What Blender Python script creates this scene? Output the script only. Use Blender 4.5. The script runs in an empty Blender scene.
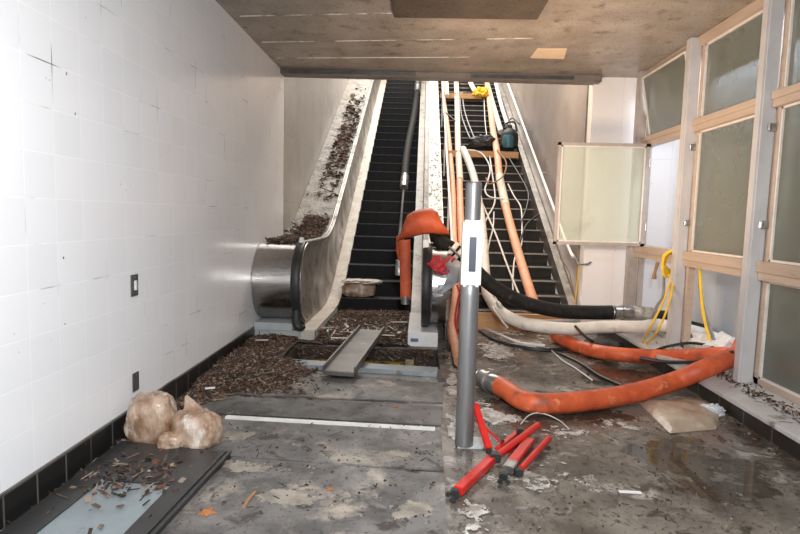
import bpy, bmesh, math, random
from mathutils import Vector, Matrix, noise

# ------------------------------------------------------------------ camera
F = 560.0; HC = 1.35
def _n(v): return v.normalized()
_cy = _n(Vector((20/F, 51/F, -1.0)))
_z = Vector((.026, 1.0, 0)); _z.z = (_z.x*_cy.x + _z.y*_cy.y)/-_cy.z; _z.normalize()
_z = _n(_z - _cy*_z.dot(_cy)); _x = _cy.cross(_z)
ROT = Matrix((_x, _cy, _z))
sc = bpy.context.scene
COL = sc.collection
cam = bpy.data.cameras.new('camera'); cam.sensor_width = 36; cam.lens = F*36/800; cam.clip_start = .05
co = bpy.data.objects.new('camera', cam); COL.objects.link(co)
co.matrix_world = Matrix.Translation((0, 0, HC)) @ ROT.to_4x4()
sc.camera = co
sc.view_settings.view_transform = 'Standard'; sc.view_settings.look = 'None'
sc.view_settings.exposure = 0.42; sc.view_settings.gamma = 1; sc.view_settings.use_curve_mapping = False
# ------------------------------------------------------------------ world and lights
w = bpy.data.worlds.new('world'); sc.world = w; w.use_nodes = True
w.node_tree.nodes['Background'].inputs[0].default_value = (.95, .97, 1, 1)
w.node_tree.nodes['Background'].inputs[1].default_value = 1.0
def lamp(name, kind, loc, target, power, color, size=.3, sizey=None, spread=None):
    l = bpy.data.lights.new(name, kind); l.energy = power; l.color = color
    if kind == 'AREA':
        l.size = size
        if sizey: l.shape = 'RECTANGLE'; l.size_y = sizey
        if spread: l.spread = spread
    else: l.shadow_soft_size = size
    o = bpy.data.objects.new(name, l); COL.objects.link(o); o.location = loc
    o.rotation_euler = (Vector(target)-Vector(loc)).to_track_quat('-Z', 'Y').to_euler()
    return o
lamp('camera_flash', 'AREA', (.15, -.1, 1.85), (-.45, 5, 1.0), 98, (.90, .95, 1.0), .25)
lamp('ceiling_light', 'AREA', (.25, 1.2, 2.98), (.25, 1.2, 0), 42, (.95, .96, 1.0), 1.2, .5)
lamp('warm_fill', 'AREA', (.7, 4.6, 1.3), (1.9, 5.9, 2.9), 40, (1, .74, .52), .5)  # unseen fill without a fixture, added to warm the posts and ceiling
lamp('stairwell_light', 'AREA', (.2, 13.0, 7.4), (.2, 12.0, 3.6), 400, (1, .95, .88), 3.4, 5.0)
lamp('stairwell_tungsten', 'AREA', (1.0, 7.5, 3.6), (1.3, 8.3, 0), 30, (1, .74, .52), 1.0)
lamp('passage_fill', 'AREA', (2.88, 5.0, 2.9), (2.88, 5.0, 0), 34, (.80, .88, 1.0), .35, 2.5)  # unseen fill added to brighten the walls behind the windows

# ------------------------------------------------------------------ rays from picture points to real planes
CAMO = Vector((0, 0, HC))
def ray(u, v): return ROT @ Vector(((u-400)/F, (267-v)/F, -1))
def Z(u, v, z=0):
    d = ray(u, v); return CAMO + d*((z-HC)/d.z)
def Y(u, v, y):
    d = ray(u, v); return CAMO + d*(y/d.y)
def X(u, v, x):
    d = ray(u, v); return CAMO + d*(x/d.x)
T30 = math.tan(math.radians(30))
def S(u, v, off=.1, y0=6.86):
    d = ray(u, v); return CAMO + d*((-y0*T30+off-HC)/(d.z-T30*d.y))
def E(u, v, off=.1): return S(u, v, off, 7.6)

# ------------------------------------------------------------------ materials
def mat(name, c1, c2=None, scale=4, rough=.5, metal=0, bump=0, c3=None, scale3=1.2, amt3=.5, spread=.15, detail=8,
        rough2=None, stretch=(1, 1, 1), alpha=1, specks=None, speckscale=30, speckth=.72, emit=0, coat=0, dist=0.0, spec=None, c4=None, scale4=5, amt4=.55, soft=.12):
    m = bpy.data.materials.new(name); m.use_nodes = True
    nt = m.node_tree; N = nt.nodes; L = nt.links
    b = N['Principled BSDF']
    b.inputs['Roughness'].default_value = rough; b.inputs['Metallic'].default_value = metal
    b.inputs['Base Color'].default_value = (*c1, 1)
    if spec is not None: b.inputs['Specular IOR Level'].default_value = spec
    if coat: b.inputs['Coat Weight'].default_value = coat
    if alpha < 1: b.inputs['Alpha'].default_value = alpha
    if c2 is None: return m
    tc = N.new('ShaderNodeTexCoord'); mp = N.new('ShaderNodeMapping'); mp.inputs['Scale'].default_value = stretch
    L.new(tc.outputs['Object'], mp.inputs[0])
    def nz(s, dtl=detail, seed=0):
        n = N.new('ShaderNodeTexNoise'); n.inputs['Scale'].default_value = s; n.inputs['Detail'].default_value = dtl
        n.inputs['Roughness'].default_value = .62; n.inputs['Distortion'].default_value = dist
        if seed:
            a = N.new('ShaderNodeVectorMath'); a.inputs[1].default_value = (seed, seed*1.7, seed*.6)
            L.new(mp.outputs[0], a.inputs[0]); L.new(a.outputs[0], n.inputs['Vector'])
        else: L.new(mp.outputs[0], n.inputs['Vector'])
        return n.outputs['Fac']
    def rng(x, a, bb):
        r = N.new('ShaderNodeMapRange'); r.inputs[1].default_value = a; r.inputs[2].default_value = bb
        L.new(x, r.inputs[0]); return r.outputs[0]
    def mix(f, a, bb):
        x = N.new('ShaderNodeMix'); x.data_type = 'RGBA'
        for val, i in ((f, 0), (a, 6), (bb, 7)):
            if isinstance(val, (tuple, list)): x.inputs[i].default_value = (*val[:3], 1)
            elif isinstance(val, float): x.inputs[i].default_value = val
            else: L.new(val, x.inputs[i])
        return x.outputs[2]
    n1 = nz(scale); f1 = rng(n1, .5-spread, .5+spread)
    c = mix(f1, c1, c2)
    if c3:
        f3 = rng(nz(scale3, 10, 3.3), amt3, amt3+soft); c = mix(f3, c, c3)
    if c4: c = mix(rng(nz(scale4, 12, 9.4), amt4, amt4+soft*.6), c, c4)
    if specks:
        f4 = rng(nz(speckscale, 3, 7.1), speckth-.02, speckth+.02); c = mix(f4, c, specks)
    L.new(c, b.inputs['Base Color'])
    if rough2 is not None:
        r = N.new('ShaderNodeMapRange'); r.inputs[1].default_value = .4; r.inputs[2].default_value = .6
        r.inputs[3].default_value = rough; r.inputs[4].default_value = rough2
        L.new(nz(scale*.6, 6, 5.5), r.inputs[0]); L.new(r.outputs[0], b.inputs['Roughness'])
    if bump:
        bp = N.new('ShaderNodeBump'); bp.inputs['Strength'].default_value = bump; bp.inputs['Distance'].default_value = .02
        L.new(nz(scale*3), bp.inputs['Height']); L.new(bp.outputs[0], b.inputs['Normal'])
    m['mix_out'] = 0
    return m

def tile_mat(name, tile, tile2, grout, dark, w, h, axes, off=(0, 0), rough=.25, gw=.0025, darkamt=.5, stain=None, mort2=None):
    """stack-bonded tiles laid in the plane of two object axes"""
    m = bpy.data.materials.new(name); m.use_nodes = True
    nt = m.node_tree; N = nt.nodes; L = nt.links; b = N['Principled BSDF']
    tc = N.new('ShaderNodeTexCoord'); sp = N.new('ShaderNodeSeparateXYZ'); cb = N.new('ShaderNodeCombineXYZ')
    L.new(tc.outputs['Object'], sp.inputs[0])
    for i, a in enumerate(axes):
        ad = N.new('ShaderNodeMath'); ad.operation = 'ADD'; ad.inputs[1].default_value = off[i]
        L.new(sp.outputs['XYZ'.index(a)], ad.inputs[0]); L.new(ad.outputs[0], cb.inputs[i])
    br = N.new('ShaderNodeTexBrick'); br.offset = 0; br.squash = 1
    br.inputs['Scale'].default_value = 1; br.inputs['Brick Width'].default_value = w; br.inputs['Row Height'].default_value = h
    br.inputs['Mortar Size'].default_value = gw; br.inputs['Mortar Smooth'].default_value = .2; br.inputs['Bias'].default_value = -.3
    br.inputs['Color1'].default_value = (*tile, 1); br.inputs['Color2'].default_value = (*tile2, 1)
    L.new(cb.outputs[0], br.inputs['Vector'])
    n = N.new('ShaderNodeTexNoise'); n.inputs['Scale'].default_value = 2.3; n.inputs['Detail'].default_value = 5
    L.new(tc.outputs['Object'], n.inputs['Vector'])
    r = N.new('ShaderNodeMapRange'); r.inputs[1].default_value = darkamt; r.inputs[2].default_value = darkamt+.12
    L.new(n.outputs['Fac'], r.inputs[0])
    mg = N.new('ShaderNodeMix'); mg.data_type = 'RGBA'; mg.inputs[6].default_value = (*grout, 1); mg.inputs[7].default_value = (*dark, 1)
    L.new(r.outputs[0], mg.inputs[0]); L.new(mg.outputs[2], br.inputs['Mortar'])
    out = br.outputs['Color']
    # fine dirt specks
    n2 = N.new('ShaderNodeTexNoise'); n2.inputs['Scale'].default_value = 34; n2.inputs['Detail'].default_value = 2
    L.new(tc.outputs['Object'], n2.inputs['Vector'])
    r2 = N.new('ShaderNodeMapRange'); r2.inputs[1].default_value = .76; r2.inputs[2].default_value = .79
    L.new(n2.outputs['Fac'], r2.inputs[0])
    mx = N.new('ShaderNodeMix'); mx.data_type = 'RGBA'; mx.inputs[7].default_value = (.1, .08, .06, 1)
    L.new(r2.outputs[0], mx.inputs[0]); L.new(out, mx.inputs[6]); out = mx.outputs[2]
    if stain:
        n3 = N.new('ShaderNodeTexNoise'); n3.inputs['Scale'].default_value = 1.6; n3.inputs['Detail'].default_value = 9; n3.inputs['Roughness'].default_value = .65
        L.new(tc.outputs['Object'], n3.inputs['Vector'])
        r3 = N.new('ShaderNodeMapRange'); r3.inputs[1].default_value = .45; r3.inputs[2].default_value = .75; r3.inputs[4].default_value = .6
        L.new(n3.outputs['Fac'], r3.inputs[0])
        m3 = N.new('ShaderNodeMix'); m3.data_type = 'RGBA'; m3.inputs[7].default_value = (*stain, 1)
        L.new(r3.outputs[0], m3.inputs[0]); L.new(out, m3.inputs[6]); out = m3.outputs[2]
    L.new(out, b.inputs['Base Color']); b.inputs['Roughness'].default_value = rough
    bp = N.new('ShaderNodeBump'); bp.inputs['Strength'].default_value = .25; bp.inputs['Distance'].default_value = .004; bp.invert = True
    L.new(br.outputs['Fac'], bp.inputs['Height']); L.new(bp.outputs[0], b.inputs['Normal'])
    return m

def chip_mat(name, cols, rough=.9):
    """each loose piece takes its own colour"""
    m = bpy.data.materials.new(name); m.use_nodes = True
    nt = m.node_tree; N = nt.nodes; L = nt.links; b = N['Principled BSDF']
    g = N.new('ShaderNodeNewGeometry'); cr = N.new('ShaderNodeValToRGB'); cr.color_ramp.interpolation = 'CONSTANT'
    e = cr.color_ramp.elements
    e[0].position = 0; e[0].color = (*cols[0], 1); e[1].position = 1/len(cols); e[1].color = (*cols[1], 1)
    for i in range(2, len(cols)):
        k = e.new(i/len(cols)); k.color = (*cols[i], 1)
    L.new(g.outputs['Random Per Island'], cr.inputs[0]); L.new(cr.outputs[0], b.inputs['Base Color'])
    b.inputs['Roughness'].default_value = rough
    return m

M = {}
M['wall'] = tile_mat('white_wall_tile', (.86, .855, .86), (.82, .82, .825), (.93, .93, .93), (.22, .19, .17), .2075, .205, 'YZ', (-2.38, -.155), darkamt=.57, gw=.0028, rough=.22)
M['base'] = tile_mat('black_base_tile', (.012, .012, .012), (.02, .019, .018), (.12, .11, .10), (.04, .035, .03), .2075, .3, 'YZ', (-2.38, .15), rough=.35, gw=.006)
M['base_r'] = tile_mat('dark_kerb_tile', (.022, .018, .014), (.03, .025, .02), (.12, .10, .08), (.05, .04, .03), .31, .4, 'YZ', (-.05, .2), rough=.4, gw=.006)
M['backwall'] = tile_mat('pale_wall_panel', (.90, .85, .83), (.88, .83, .81), (.75, .7, .68), (.5, .45, .42), .62, 1.1, 'XZ', (.1, .1), darkamt=.6, rough=.3)
M['passage'] = tile_mat('grey_passage_panel', (.62, .66, .70), (.59, .63, .68), (.40, .43, .46), (.2, .2, .2), 1.2, 3.2, 'YZ', (.12, .1), darkamt=.5, rough=.4)
M['stairwall'] = tile_mat('stained_stone_panel', (.30, .27, .25), (.26, .235, .22), (.22, .2, .18), (.12, .1, .09), .9, .6, 'YZ', (.1, .1), darkamt=.5, rough=.35, stain=(.13, .105, .09))
M['shaft_l'] = tile_mat('pale_stone_panel', (.36, .33, .30), (.32, .295, .27), (.25, .23, .21), (.14, .12, .1), 1.2, .9, 'YZ', (.1, .3), darkamt=.5, rough=.4, stain=(.17, .145, .125))
M['shaft_far'] = mat('cream_plaster', (.74, .70, .64), (.66, .62, .56), 2, .7)
M['ceiling'] = mat('brown_stained_ceiling', (.25, .21, .17), (.35, .30, .25), 2.0, .42, spread=.1, bump=.1, c3=(.16, .125, .095), scale3=6, amt3=.56, c4=(.42, .37, .31), scale4=12, amt4=.63, specks=(.04, .03, .02), speckscale=45, speckth=.63, detail=14, rough2=.28)
M['joint'] = mat('ceiling_joint', (.72, .66, .58), (.20, .17, .14), 3, .7, spread=.05)
M['floor'] = mat('muddy_wet_concrete', (.060, .048, .037), (.19, .165, .135), 2.0, .12, bump=.15, spread=.09, c3=(.40, .37, .33), scale3=4.5, amt3=.56, c4=(.045, .034, .025), scale4=11, amt4=.55, rough2=.5, detail=15, dist=.5, specks=(.025, .02, .015), speckscale=42, speckth=.62)
M['plate'] = mat('worn_floor_plate', (.085, .080, .076), (.165, .155, .145), 3.2, .36, bump=.10, spread=.08, c3=(.36, .31, .25), scale3=2.3, amt3=.555, c4=(.05, .043, .038), scale4=8, amt4=.57, rough2=.65, detail=15, dist=.5, specks=(.03, .025, .02), speckscale=48, speckth=.63)
M['plate_dark'] = mat('dark_floor_plate', (.050, .047, .045), (.10, .095, .09), 4.0, .38, bump=.1, spread=.08, c3=(.24, .205, .165), scale3=2.6, amt3=.58, c4=(.03, .026, .022), scale4=9, amt4=.56, rough2=.65, detail=14, dist=.5, specks=(.025, .02, .015), speckscale=48, speckth=.62)
M['lip'] = mat('pale_steel_lip', (.26, .30, .32), (.34, .36, .37), 7, .4, metal=.4, c3=(.1, .08, .06), scale3=8, amt3=.62)
M['strip'] = mat('white_strip', (.78, .76, .72), (.62, .60, .56), 9, .5, c3=(.3, .26, .2), scale3=9, amt3=.66)
M['black'] = mat('black_rubber', (.014, .014, .015), (.028, .027, .026), 12, .5, bump=.05)
M['hoseblack'] = mat('black_hose_rubber', (.006, .006, .006), (.018, .016, .014), 14, .7, bump=.15, spec=.25, c3=(.06, .05, .04), scale3=9, amt3=.60)
M['orange'] = mat('orange_hose_fabric', (.72, .13, .040), (.54, .085, .028), 7, .50, spread=.1, bump=.12, c3=(.30, .07, .035), scale3=5, amt3=.57, c4=(.80, .30, .14), scale4=7, amt4=.6)
M['salmon'] = mat('salmon_hose_fabric', (.78, .34, .19), (.82, .45, .29), 9, .6, bump=.06, c3=(.55, .2, .11), scale3=6, amt3=.62)
M['cream'] = mat('cream_hose_fabric', (.70, .58, .45), (.76, .66, .54), 9, .65, bump=.08, c3=(.36, .28, .2), scale3=7, amt3=.60)
M['whitehose'] = mat('white_hose_fabric', (.72, .68, .62), (.62, .56, .50), 9, .6, bump=.1, c3=(.34, .27, .21), scale3=8, amt3=.60)
M['rust'] = mat('draped_orange_fabric', (.58, .10, .03), (.42, .065, .02), 5, .6, spread=.1, bump=.4, c3=(.26, .05, .02), scale3=5, amt3=.56)
M['steel'] = mat('brushed_stainless', (.44, .42, .40), (.37, .35, .335), 3, .24, metal=1, rough2=.34, stretch=(1, 6, 6), c3=(.26, .22, .19), scale3=2, amt3=.62)
M['panel'] = mat('dirty_stainless', (.44, .41, .37), (.27, .24, .21), 4, .30, metal=.85, spread=.1, c3=(.13, .10, .075), scale3=5, amt3=.57, rough2=.5)
M['couple'] = mat('scratched_coupling', (.45, .44, .42), (.24, .23, .21), 18, .34, metal=.85, bump=.05)
M['guide'] = mat('handrail_guide_steel', (.34, .32, .29), (.18, .165, .15), 6, .4, metal=.7, c3=(.07, .055, .04), scale3=5, amt3=.58)
M['puddle'] = mat('dirty_water', (.050, .036, .024), (.075, .056, .038), 3, .04, alpha=.62)
M['slurry'] = mat('white_slurry', (.58, .55, .51), (.26, .225, .19), 11, .4, spread=.08, bump=.3, detail=14)
M['foil'] = mat('foil_tape', (.62, .60, .56), (.34, .31, .28), 22, .28, metal=.8, bump=.8)
M['deck'] = mat('cream_deck_enamel', (.56, .51, .44), (.45, .40, .34), 4, .45, spread=.1, c3=(.18, .135, .10), scale3=6, amt3=.58, specks=(.05, .035, .025), speckscale=30, speckth=.66)
M['outer'] = mat('stained_outer_deck', (.33, .29, .245), (.22, .195, .165), 3.4, .5, c3=(.07, .05, .035), scale3=5, amt3=.52, specks=(.03, .02, .015), speckscale=30, speckth=.60, spread=.1)
M['stepdark'] = mat('black_escalator_step', (.0045, .005, .006), (.010, .010, .011), 9, .6, bump=.1, spec=.25)
M['stepedge'] = mat('worn_step_edge', (.020, .021, .022), (.075, .075, .072), 14, .45, metal=.2, spec=.4)
M['stair'] = mat('dark_stair_riser', (.011, .010, .009), (.028, .025, .022), 6, .6, spec=.25, c3=(.09, .07, .055), scale3=5, amt3=.60, bump=.1)
M['nosing'] = mat('pale_nosing', (.42, .39, .35), (.24, .22, .20), 12, .5, metal=.3)
M['plinth'] = mat('pale_plinth_enamel', (.50, .52, .52), (.40, .42, .42), 5, .4, c3=(.2, .17, .13), scale3=8, amt3=.62)
M['whitepaint'] = mat('white_paint', (.80, .78, .76), (.72, .70, .68), 8, .4)
M['post'] = mat('pale_painted_post', (.58, .56, .55), (.52, .50, .49), 5, .3, c3=(.36, .31, .28), scale3=9, amt3=.66)
M['frame'] = mat('beige_window_frame', (.55, .43, .335), (.46, .355, .275), 5, .4, c3=(.26, .19, .14), scale3=9, amt3=.62, stretch=(1, .3, 3))
M['putty'] = mat('white_putty', (.78, .74, .68), (.66, .6, .54), 12, .6)
M['greyframe'] = mat('grey_sash_frame', (.52, .46, .42), (.42, .37, .34), 10, .4, metal=.3)
M['glass'] = mat('dirty_green_glass', (.185, .195, .155), (.165, .175, .14), 1.5, .14, alpha=.74)
M['sashglass'] = mat('frosted_pale_glass', (.74, .80, .68), (.68, .74, .62), 1.5, .3, alpha=.38, c3=(.60, .62, .52), scale3=2, amt3=.6)
M['sill'] = mat('sill_white_paint', (.60, .58, .56), (.50, .47, .45), 6, .4, c3=(.14, .09, .06), scale3=5, amt3=.60)
M['poly'] = mat('muddy_plastic_bag', (.50, .36, .26), (.24, .13, .07), 9, .28, spread=.09, bump=.6, c3=(.76, .68, .60), scale3=7, amt3=.54, coat=.4, stretch=(1, 1, .45))
M['sand'] = mat('wet_sand_sack', (.48, .38, .28), (.32, .23, .16), 6, .25, bump=.2, c3=(.60, .52, .42), scale3=9, amt3=.58)
M['clear'] = mat('cloudy_plastic', (.70, .72, .74), (.60, .62, .64), 6, .15, alpha=.85, bump=.4)
M['red'] = mat('red_enamel', (.62, .020, .014), (.52, .016, .012), 10, .38, coat=.2)
M['redwire'] = mat('red_cord', (.72, .05, .06), (.6, .04, .05), 20, .5)
M['wire'] = mat('white_cable', (.70, .67, .62), (.58, .54, .5), 14, .5)
M['wiregrey'] = mat('grey_cable', (.32, .31, .30), (.2, .19, .18), 14, .5)
M['yellow'] = mat('yellow_rope', (.90, .58, .03), (.75, .45, .02), 20, .6, bump=.2)
M['yellowp'] = mat('yellow_paint', (.42, .27, .03), (.16, .10, .03), 6, .6, spread=.08, c3=(.03, .02, .015), scale3=6, amt3=.5)
M['wood'] = mat('orange_plank_wood', (.58, .33, .15), (.46, .24, .10), 5, .6, stretch=(1, 8, 8), bump=.1)
M['pole'] = mat('satin_pole_steel', (.33, .325, .32), (.27, .265, .26), 30, .42, metal=.75, stretch=(1, 1, .2))
M['readergrey'] = mat('dark_slot', (.05, .055, .07), (.07, .075, .09), 8, .3)
M['tray'] = mat('dull_channel_metal', (.20, .185, .17), (.13, .12, .11), 5, .4, metal=.6, c3=(.30, .27, .23), scale3=7, amt3=.60)
M['pitm'] = mat('oily_pit', (.018, .014, .010), (.045, .034, .024), 10, .7, bump=.4)
M['mudm'] = mat('dark_mulch', (.035, .022, .014), (.10, .065, .042), 22, .9, bump=.8)
M['matglass'] = mat('blue_grey_panel', (.25, .29, .30), (.19, .22, .23), 4, .35, c3=(.10, .08, .06), scale3=6, amt3=.60)
M['matframe'] = mat('black_metal_frame', (.020, .021, .022), (.034, .033, .032), 6, .35, c3=(.07, .06, .05), scale3=8, amt3=.64)
M['plateplug'] = mat('grey_cover_plate', (.12, .12, .12), (.16, .16, .155), 9, .35, metal=.5)
M['hatch'] = mat('dark_hatch_board', (.10, .075, .055), (.065, .05, .036), 4, .6, bump=.1, specks=(.02, .015, .01), speckscale=30, speckth=.62)
M['plaster'] = mat('torn_plaster', (.75, .70, .62), (.5, .45, .4), 20, .8, bump=.5)
M['ivory'] = mat('ivory_reflection', (.80, .62, .42), (.74, .56, .38), 5, .5)  # warm reflected light on the ceiling, put into a flat colour
M['beam'] = mat('stained_beam', (.15, .125, .105), (.22, .19, .165), 3, .5, bump=.1, c3=(.07, .055, .045), scale3=6, amt3=.58, stretch=(1, 1, 4))
M['chan'] = mat('dark_metal_channel', (.07, .07, .068), (.13, .13, .12), 6, .35, metal=.5)
M['mulch'] = chip_mat('mulch_chips', [(.045, .026, .016), (.10, .060, .036), (.022, .014, .009), (.17, .11, .07), (.065, .035, .022), (.26, .20, .15), (.035, .022, .015), (.13, .05, .03)])
M['sandfilm'] = mat('dried_sand_film', (.33, .29, .235), (.19, .168, .14), 10, .7, spread=.1, detail=14)
M['paperchips'] = chip_mat('paper_shreds', [(.62, .58, .52), (.45, .40, .34), (.72, .70, .66), (.3, .26, .21)])
M['leafm'] = mat('rust_leaf', (.45, .17, .05), (.35, .12, .04), 12, .7)
M['blue'] = mat('teal_pump_shell', (.05, .16, .20), (.03, .09, .12), 7, .3)
M['paper'] = mat('dirty_paper', (.66, .62, .56), (.45, .40, .34), 9, .8)
M['labelink'] = mat('label_ink', (.12, .18, .30), (.08, .12, .2), 20, .6)
M['twine'] = mat('brown_twine', (.36, .20, .10), (.26, .14, .07), 18, .8, bump=.3)

# ------------------------------------------------------------------ mesh helpers
class G:
    def __init__(s): s.v = []; s.f = []
    def add(s, vs, fs):
        n = len(s.v); s.v += [tuple(v) for v in vs]; s.f += [tuple(i+n for i in f) for f in fs]; return s
    def box(s, a, b):
        (x0, y0, z0), (x1, y1, z1) = a, b
        return s.hexa([(x0, y0, z0), (x1, y0, z0), (x1, y1, z0), (x0, y1, z0), (x0, y0, z1), (x1, y0, z1), (x1, y1, z1), (x0, y1, z1)])
    def hexa(s, p):
        return s.add(p, [(3, 2, 1, 0), (4, 5, 6, 7), (0, 1, 5, 4), (1, 2, 6, 5), (2, 3, 7, 6), (3, 0, 4, 7)])
    def obox(s, a, b, wd, ht, up=(0, 0, 1)):
        """bar from a to b, wd wide, ht high"""
        a = Vector(a); b = Vector(b); d = (b-a).normalized(); sd = d.cross(Vector(up)).normalized()*wd/2; u = sd.cross(d).normalized()*ht/2
        return s.hexa([a-sd-u, a+sd-u, b+sd-u, b-sd-u, a-sd+u, a+sd+u, b+sd+u, b-sd+u])
    def prism(s, prof, x0, x1, axis='x'):
        """profile of (y,z) points pulled along x"""
        n = len(prof)
        vs = [(x0, p[0], p[1]) for p in prof]+[(x1, p[0], p[1]) for p in prof]
        fs = [tuple(range(n)), tuple(range(2*n-1, n-1, -1))]+[(i, i+n, (i+1) % n+n, (i+1) % n) for i in range(n)]
        return s.add(vs, fs)
    def slab(s, pts, z0, z1):
        n = len(pts)
        vs = [(p[0], p[1], z0) for p in pts]+[(p[0], p[1], z1) for p in pts]
        return s.add(vs, [tuple(range(n-1, -1, -1)), tuple(range(n, 2*n))]+[(i, (i+1) % n, (i+1) % n+n, i+n) for i in range(n)])
    def tube(s, pts, r, seg=12, flat=1, res=6, straight=False, caps=True, ridge=0):
        P = [Vector(p) for p in pts]
        R = r if isinstance(r, (list, tuple)) else [r]*len(P)
        if not straight and len(P) > 2:
            Q = []; RR = []
            E_ = [P[0]*2-P[1]]+P+[P[-1]*2-P[-2]]
            for i in range(len(P)-1):
                p0, p1, p2, p3 = E_[i:i+4]
                for k in range(res):
                    t = k/res
                    Q.append(.5*((2*p1)+(p2-p0)*t+(2*p0-5*p1+4*p2-p3)*t*t+(3*p1-p0-3*p2+p3)*t**3))
                    RR.append(R[i]*(1-t)+R[i+1]*t)
            Q.append(P[-1]); RR.append(R[-1]); P = Q; R = RR
        T = [(P[min(i+1, len(P)-1)]-P[max(i-1, 0)]).normalized() for i in range(len(P))]
        up = Vector((0, 0, 1)) if abs(T[0].z) < .9 else Vector((0, 1, 0))
        nrm = (up-T[0]*up.dot(T[0])).normalized(); vs = []; fs = []
        for i, (p, t) in enumerate(zip(P, T)):
            nrm = (nrm-t*nrm.dot(t)).normalized(); bi = t.cross(nrm)
            rr = R[i]*(1+(ridge if i % 2 else 0))
            for k in range(seg):
                a = 2*math.pi*k/seg
                vs.append(p+nrm*math.cos(a)*rr*flat+bi*math.sin(a)*rr)
        for i in range(len(P)-1):
            for k in range(seg):
                a = i*seg+k; b = i*seg+(k+1) % seg
                fs.append((a, b, b+seg, a+seg))
        if caps:
            fs.append(tuple(range(seg-1, -1, -1))); m = (len(P)-1)*seg; fs.append(tuple(range(m, m+seg)))
        return s.add(vs, fs)
    def lathe(s, prof, c=(0, 0, 0), seg=24):
        vs = []; n = len(prof)
        for k in range(seg):
            a = 2*math.pi*k/seg
            for r, z in prof: vs.append((c[0]+r*math.cos(a), c[1]+r*math.sin(a), c[2]+z))
        fs = []
        for k in range(seg):
            for i in range(n-1):
                a = k*n+i; b = ((k+1) % seg)*n+i; fs.append((a, b, b+1, a+1))
        fs.append(tuple(k*n for k in range(seg-1, -1, -1))); fs.append(tuple(k*n+n-1 for k in range(seg)))
        return s.add(vs, fs)

def make(name, g, m, parent=None, smooth=False, bevel=0):
    me = bpy.data.meshes.new(name); me.from_pydata(g.v, [], g.f)
    bm = bmesh.new(); bm.from_mesh(me); bmesh.ops.recalc_face_normals(bm, faces=bm.faces)
    if bevel:
        bmesh.ops.bevel(bm, geom=[e for e in bm.edges if e.calc_face_angle(0) > .6], offset=bevel, segments=2, affect='EDGES', clamp_overlap=True)
    bm.to_mesh(me); bm.free()
    me.materials.append(M[m])
    if smooth:
        for p in me.polygons: p.use_smooth = True
        try: me.set_sharp_from_angle(angle=math.radians(40))
        except Exception: pass
    o = bpy.data.objects.new(name, me); COL.objects.link(o)
    if parent: o.parent = parent; o.matrix_parent_inverse = Matrix.Translation(-parent.location) if False else Matrix.Identity(4)
    if parent and parent.get('_root'):
        o.matrix_parent_inverse = Matrix.Translation(-Vector(parent.location))
    return o
def tag(o, label, cat, group=None):
    o['label'] = label; o['category'] = cat
    if group: o['group'] = group
    return o
def root(name, loc, label, cat, group=None):
    o = bpy.data.objects.new(name, None); COL.objects.link(o); o.location = loc; o.empty_display_size = .05
    o['_root'] = 1
    return tag(o, label, cat, group)
def struct(name, g, m, parent=None, **k):
    o = make(name, g, m, parent, **k)
    if not parent: o['kind'] = 'structure'
    return o
rnd = random.Random(4)

# ------------------------------------------------------------------ setting
XL = -1.71; ZC = 3.05
PX0, PX1, PY0, PY1 = -1.22, .22, 4.88, 5.62       # the open pit
g = G()
g.box((XL-.1, -3, -.3), (3.3, PY0, 0)).box((XL-.1, PY1, -.3), (3.3, 7.6, 0)).box((XL-.1, PY0, -.3), (PX0, PY1, 0)).box((PX1, PY0, -.3), (3.3, PY1, 0))
struct('floor', g, 'floor')
struct('floor_pit', G().box((PX0-.05, PY0-.05, -.55), (PX1+.05, PY1+.05, -.5)).box((PX0-.02, PY1-.02, -.5), (PX1+.02, PY1, -.004)).box((PX0-.02, PY0, -.5), (PX0+.01, PY1-.02, -.004)).box((PX1-.01, PY0, -.5), (PX1+.02, PY1-.02, -.004)), 'pitm')
struct('ceiling', G().box((XL-.1, -3, ZC), (3.3, 6.98, ZC+.2)), 'ceiling')
struct('wall_left', G().box((XL-.2, -3, 0), (XL, 6.98, ZC)), 'wall')
struct('baseboard_left', G().box((XL, -3, 0), (XL+.012, 5.95, .155)), 'base')
struct('wall_rear', G().box((XL-.1, -3.1, 0), (3.3, -3, ZC)), 'shaft_far')
struct('wall_back', G().box((2.02, 6.92, 0), (3.2, 7.1, ZC)), 'backwall')
struct('wall_right', G().box((3.1, -3, 0), (3.25, 6.92, ZC)), 'passage')
struct('wall_stair', G().box((2.0, 7.1, 0), (2.3, 18.5, 9)), 'stairwall')
struct('wall_shaft', G().box((-2.1, 6.98, 0), (-1.82, 18.5, 9)).box((-1.82, 6.98, 0), (XL, 7.02, ZC)), 'shaft_l')
struct('wall_far', G().box((-2.1, 18.5, 0), (2.3, 18.7, 9)), 'shaft_far')
# ceiling joints
for i, (a, b) in enumerate([((262, 42), (540, 38)), ((240, 16), (392, 13)), ((275, 58), (470, 57))]):
    p = Z(*a, ZC); q = Z(*b, ZC)
    struct('trim_%d' % (i+1), G().obox((p.x, p.y, ZC-.002), (q.x, q.y, ZC-.002), .012, .006), 'joint')
# header beam across the mouth of the stairwell
struct('trim_4', G().hexa([(XL, 6.8, 2.995), (2.08, 6.8, 2.965), (2.08, 6.98, 2.965), (XL, 6.98, 2.995), (XL, 6.8, ZC), (2.08, 6.8, ZC), (2.08, 6.98, ZC), (XL, 6.98, ZC)]), 'beam', bevel=.008)
struct('trim_5', G().box((XL, 6.78, 3.0), (-.1, 6.80, 3.036)), 'chan')
struct('trim_6', G().box((.55, 6.78, 2.985), (1.75, 6.80, 3.02)), 'chan')
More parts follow.
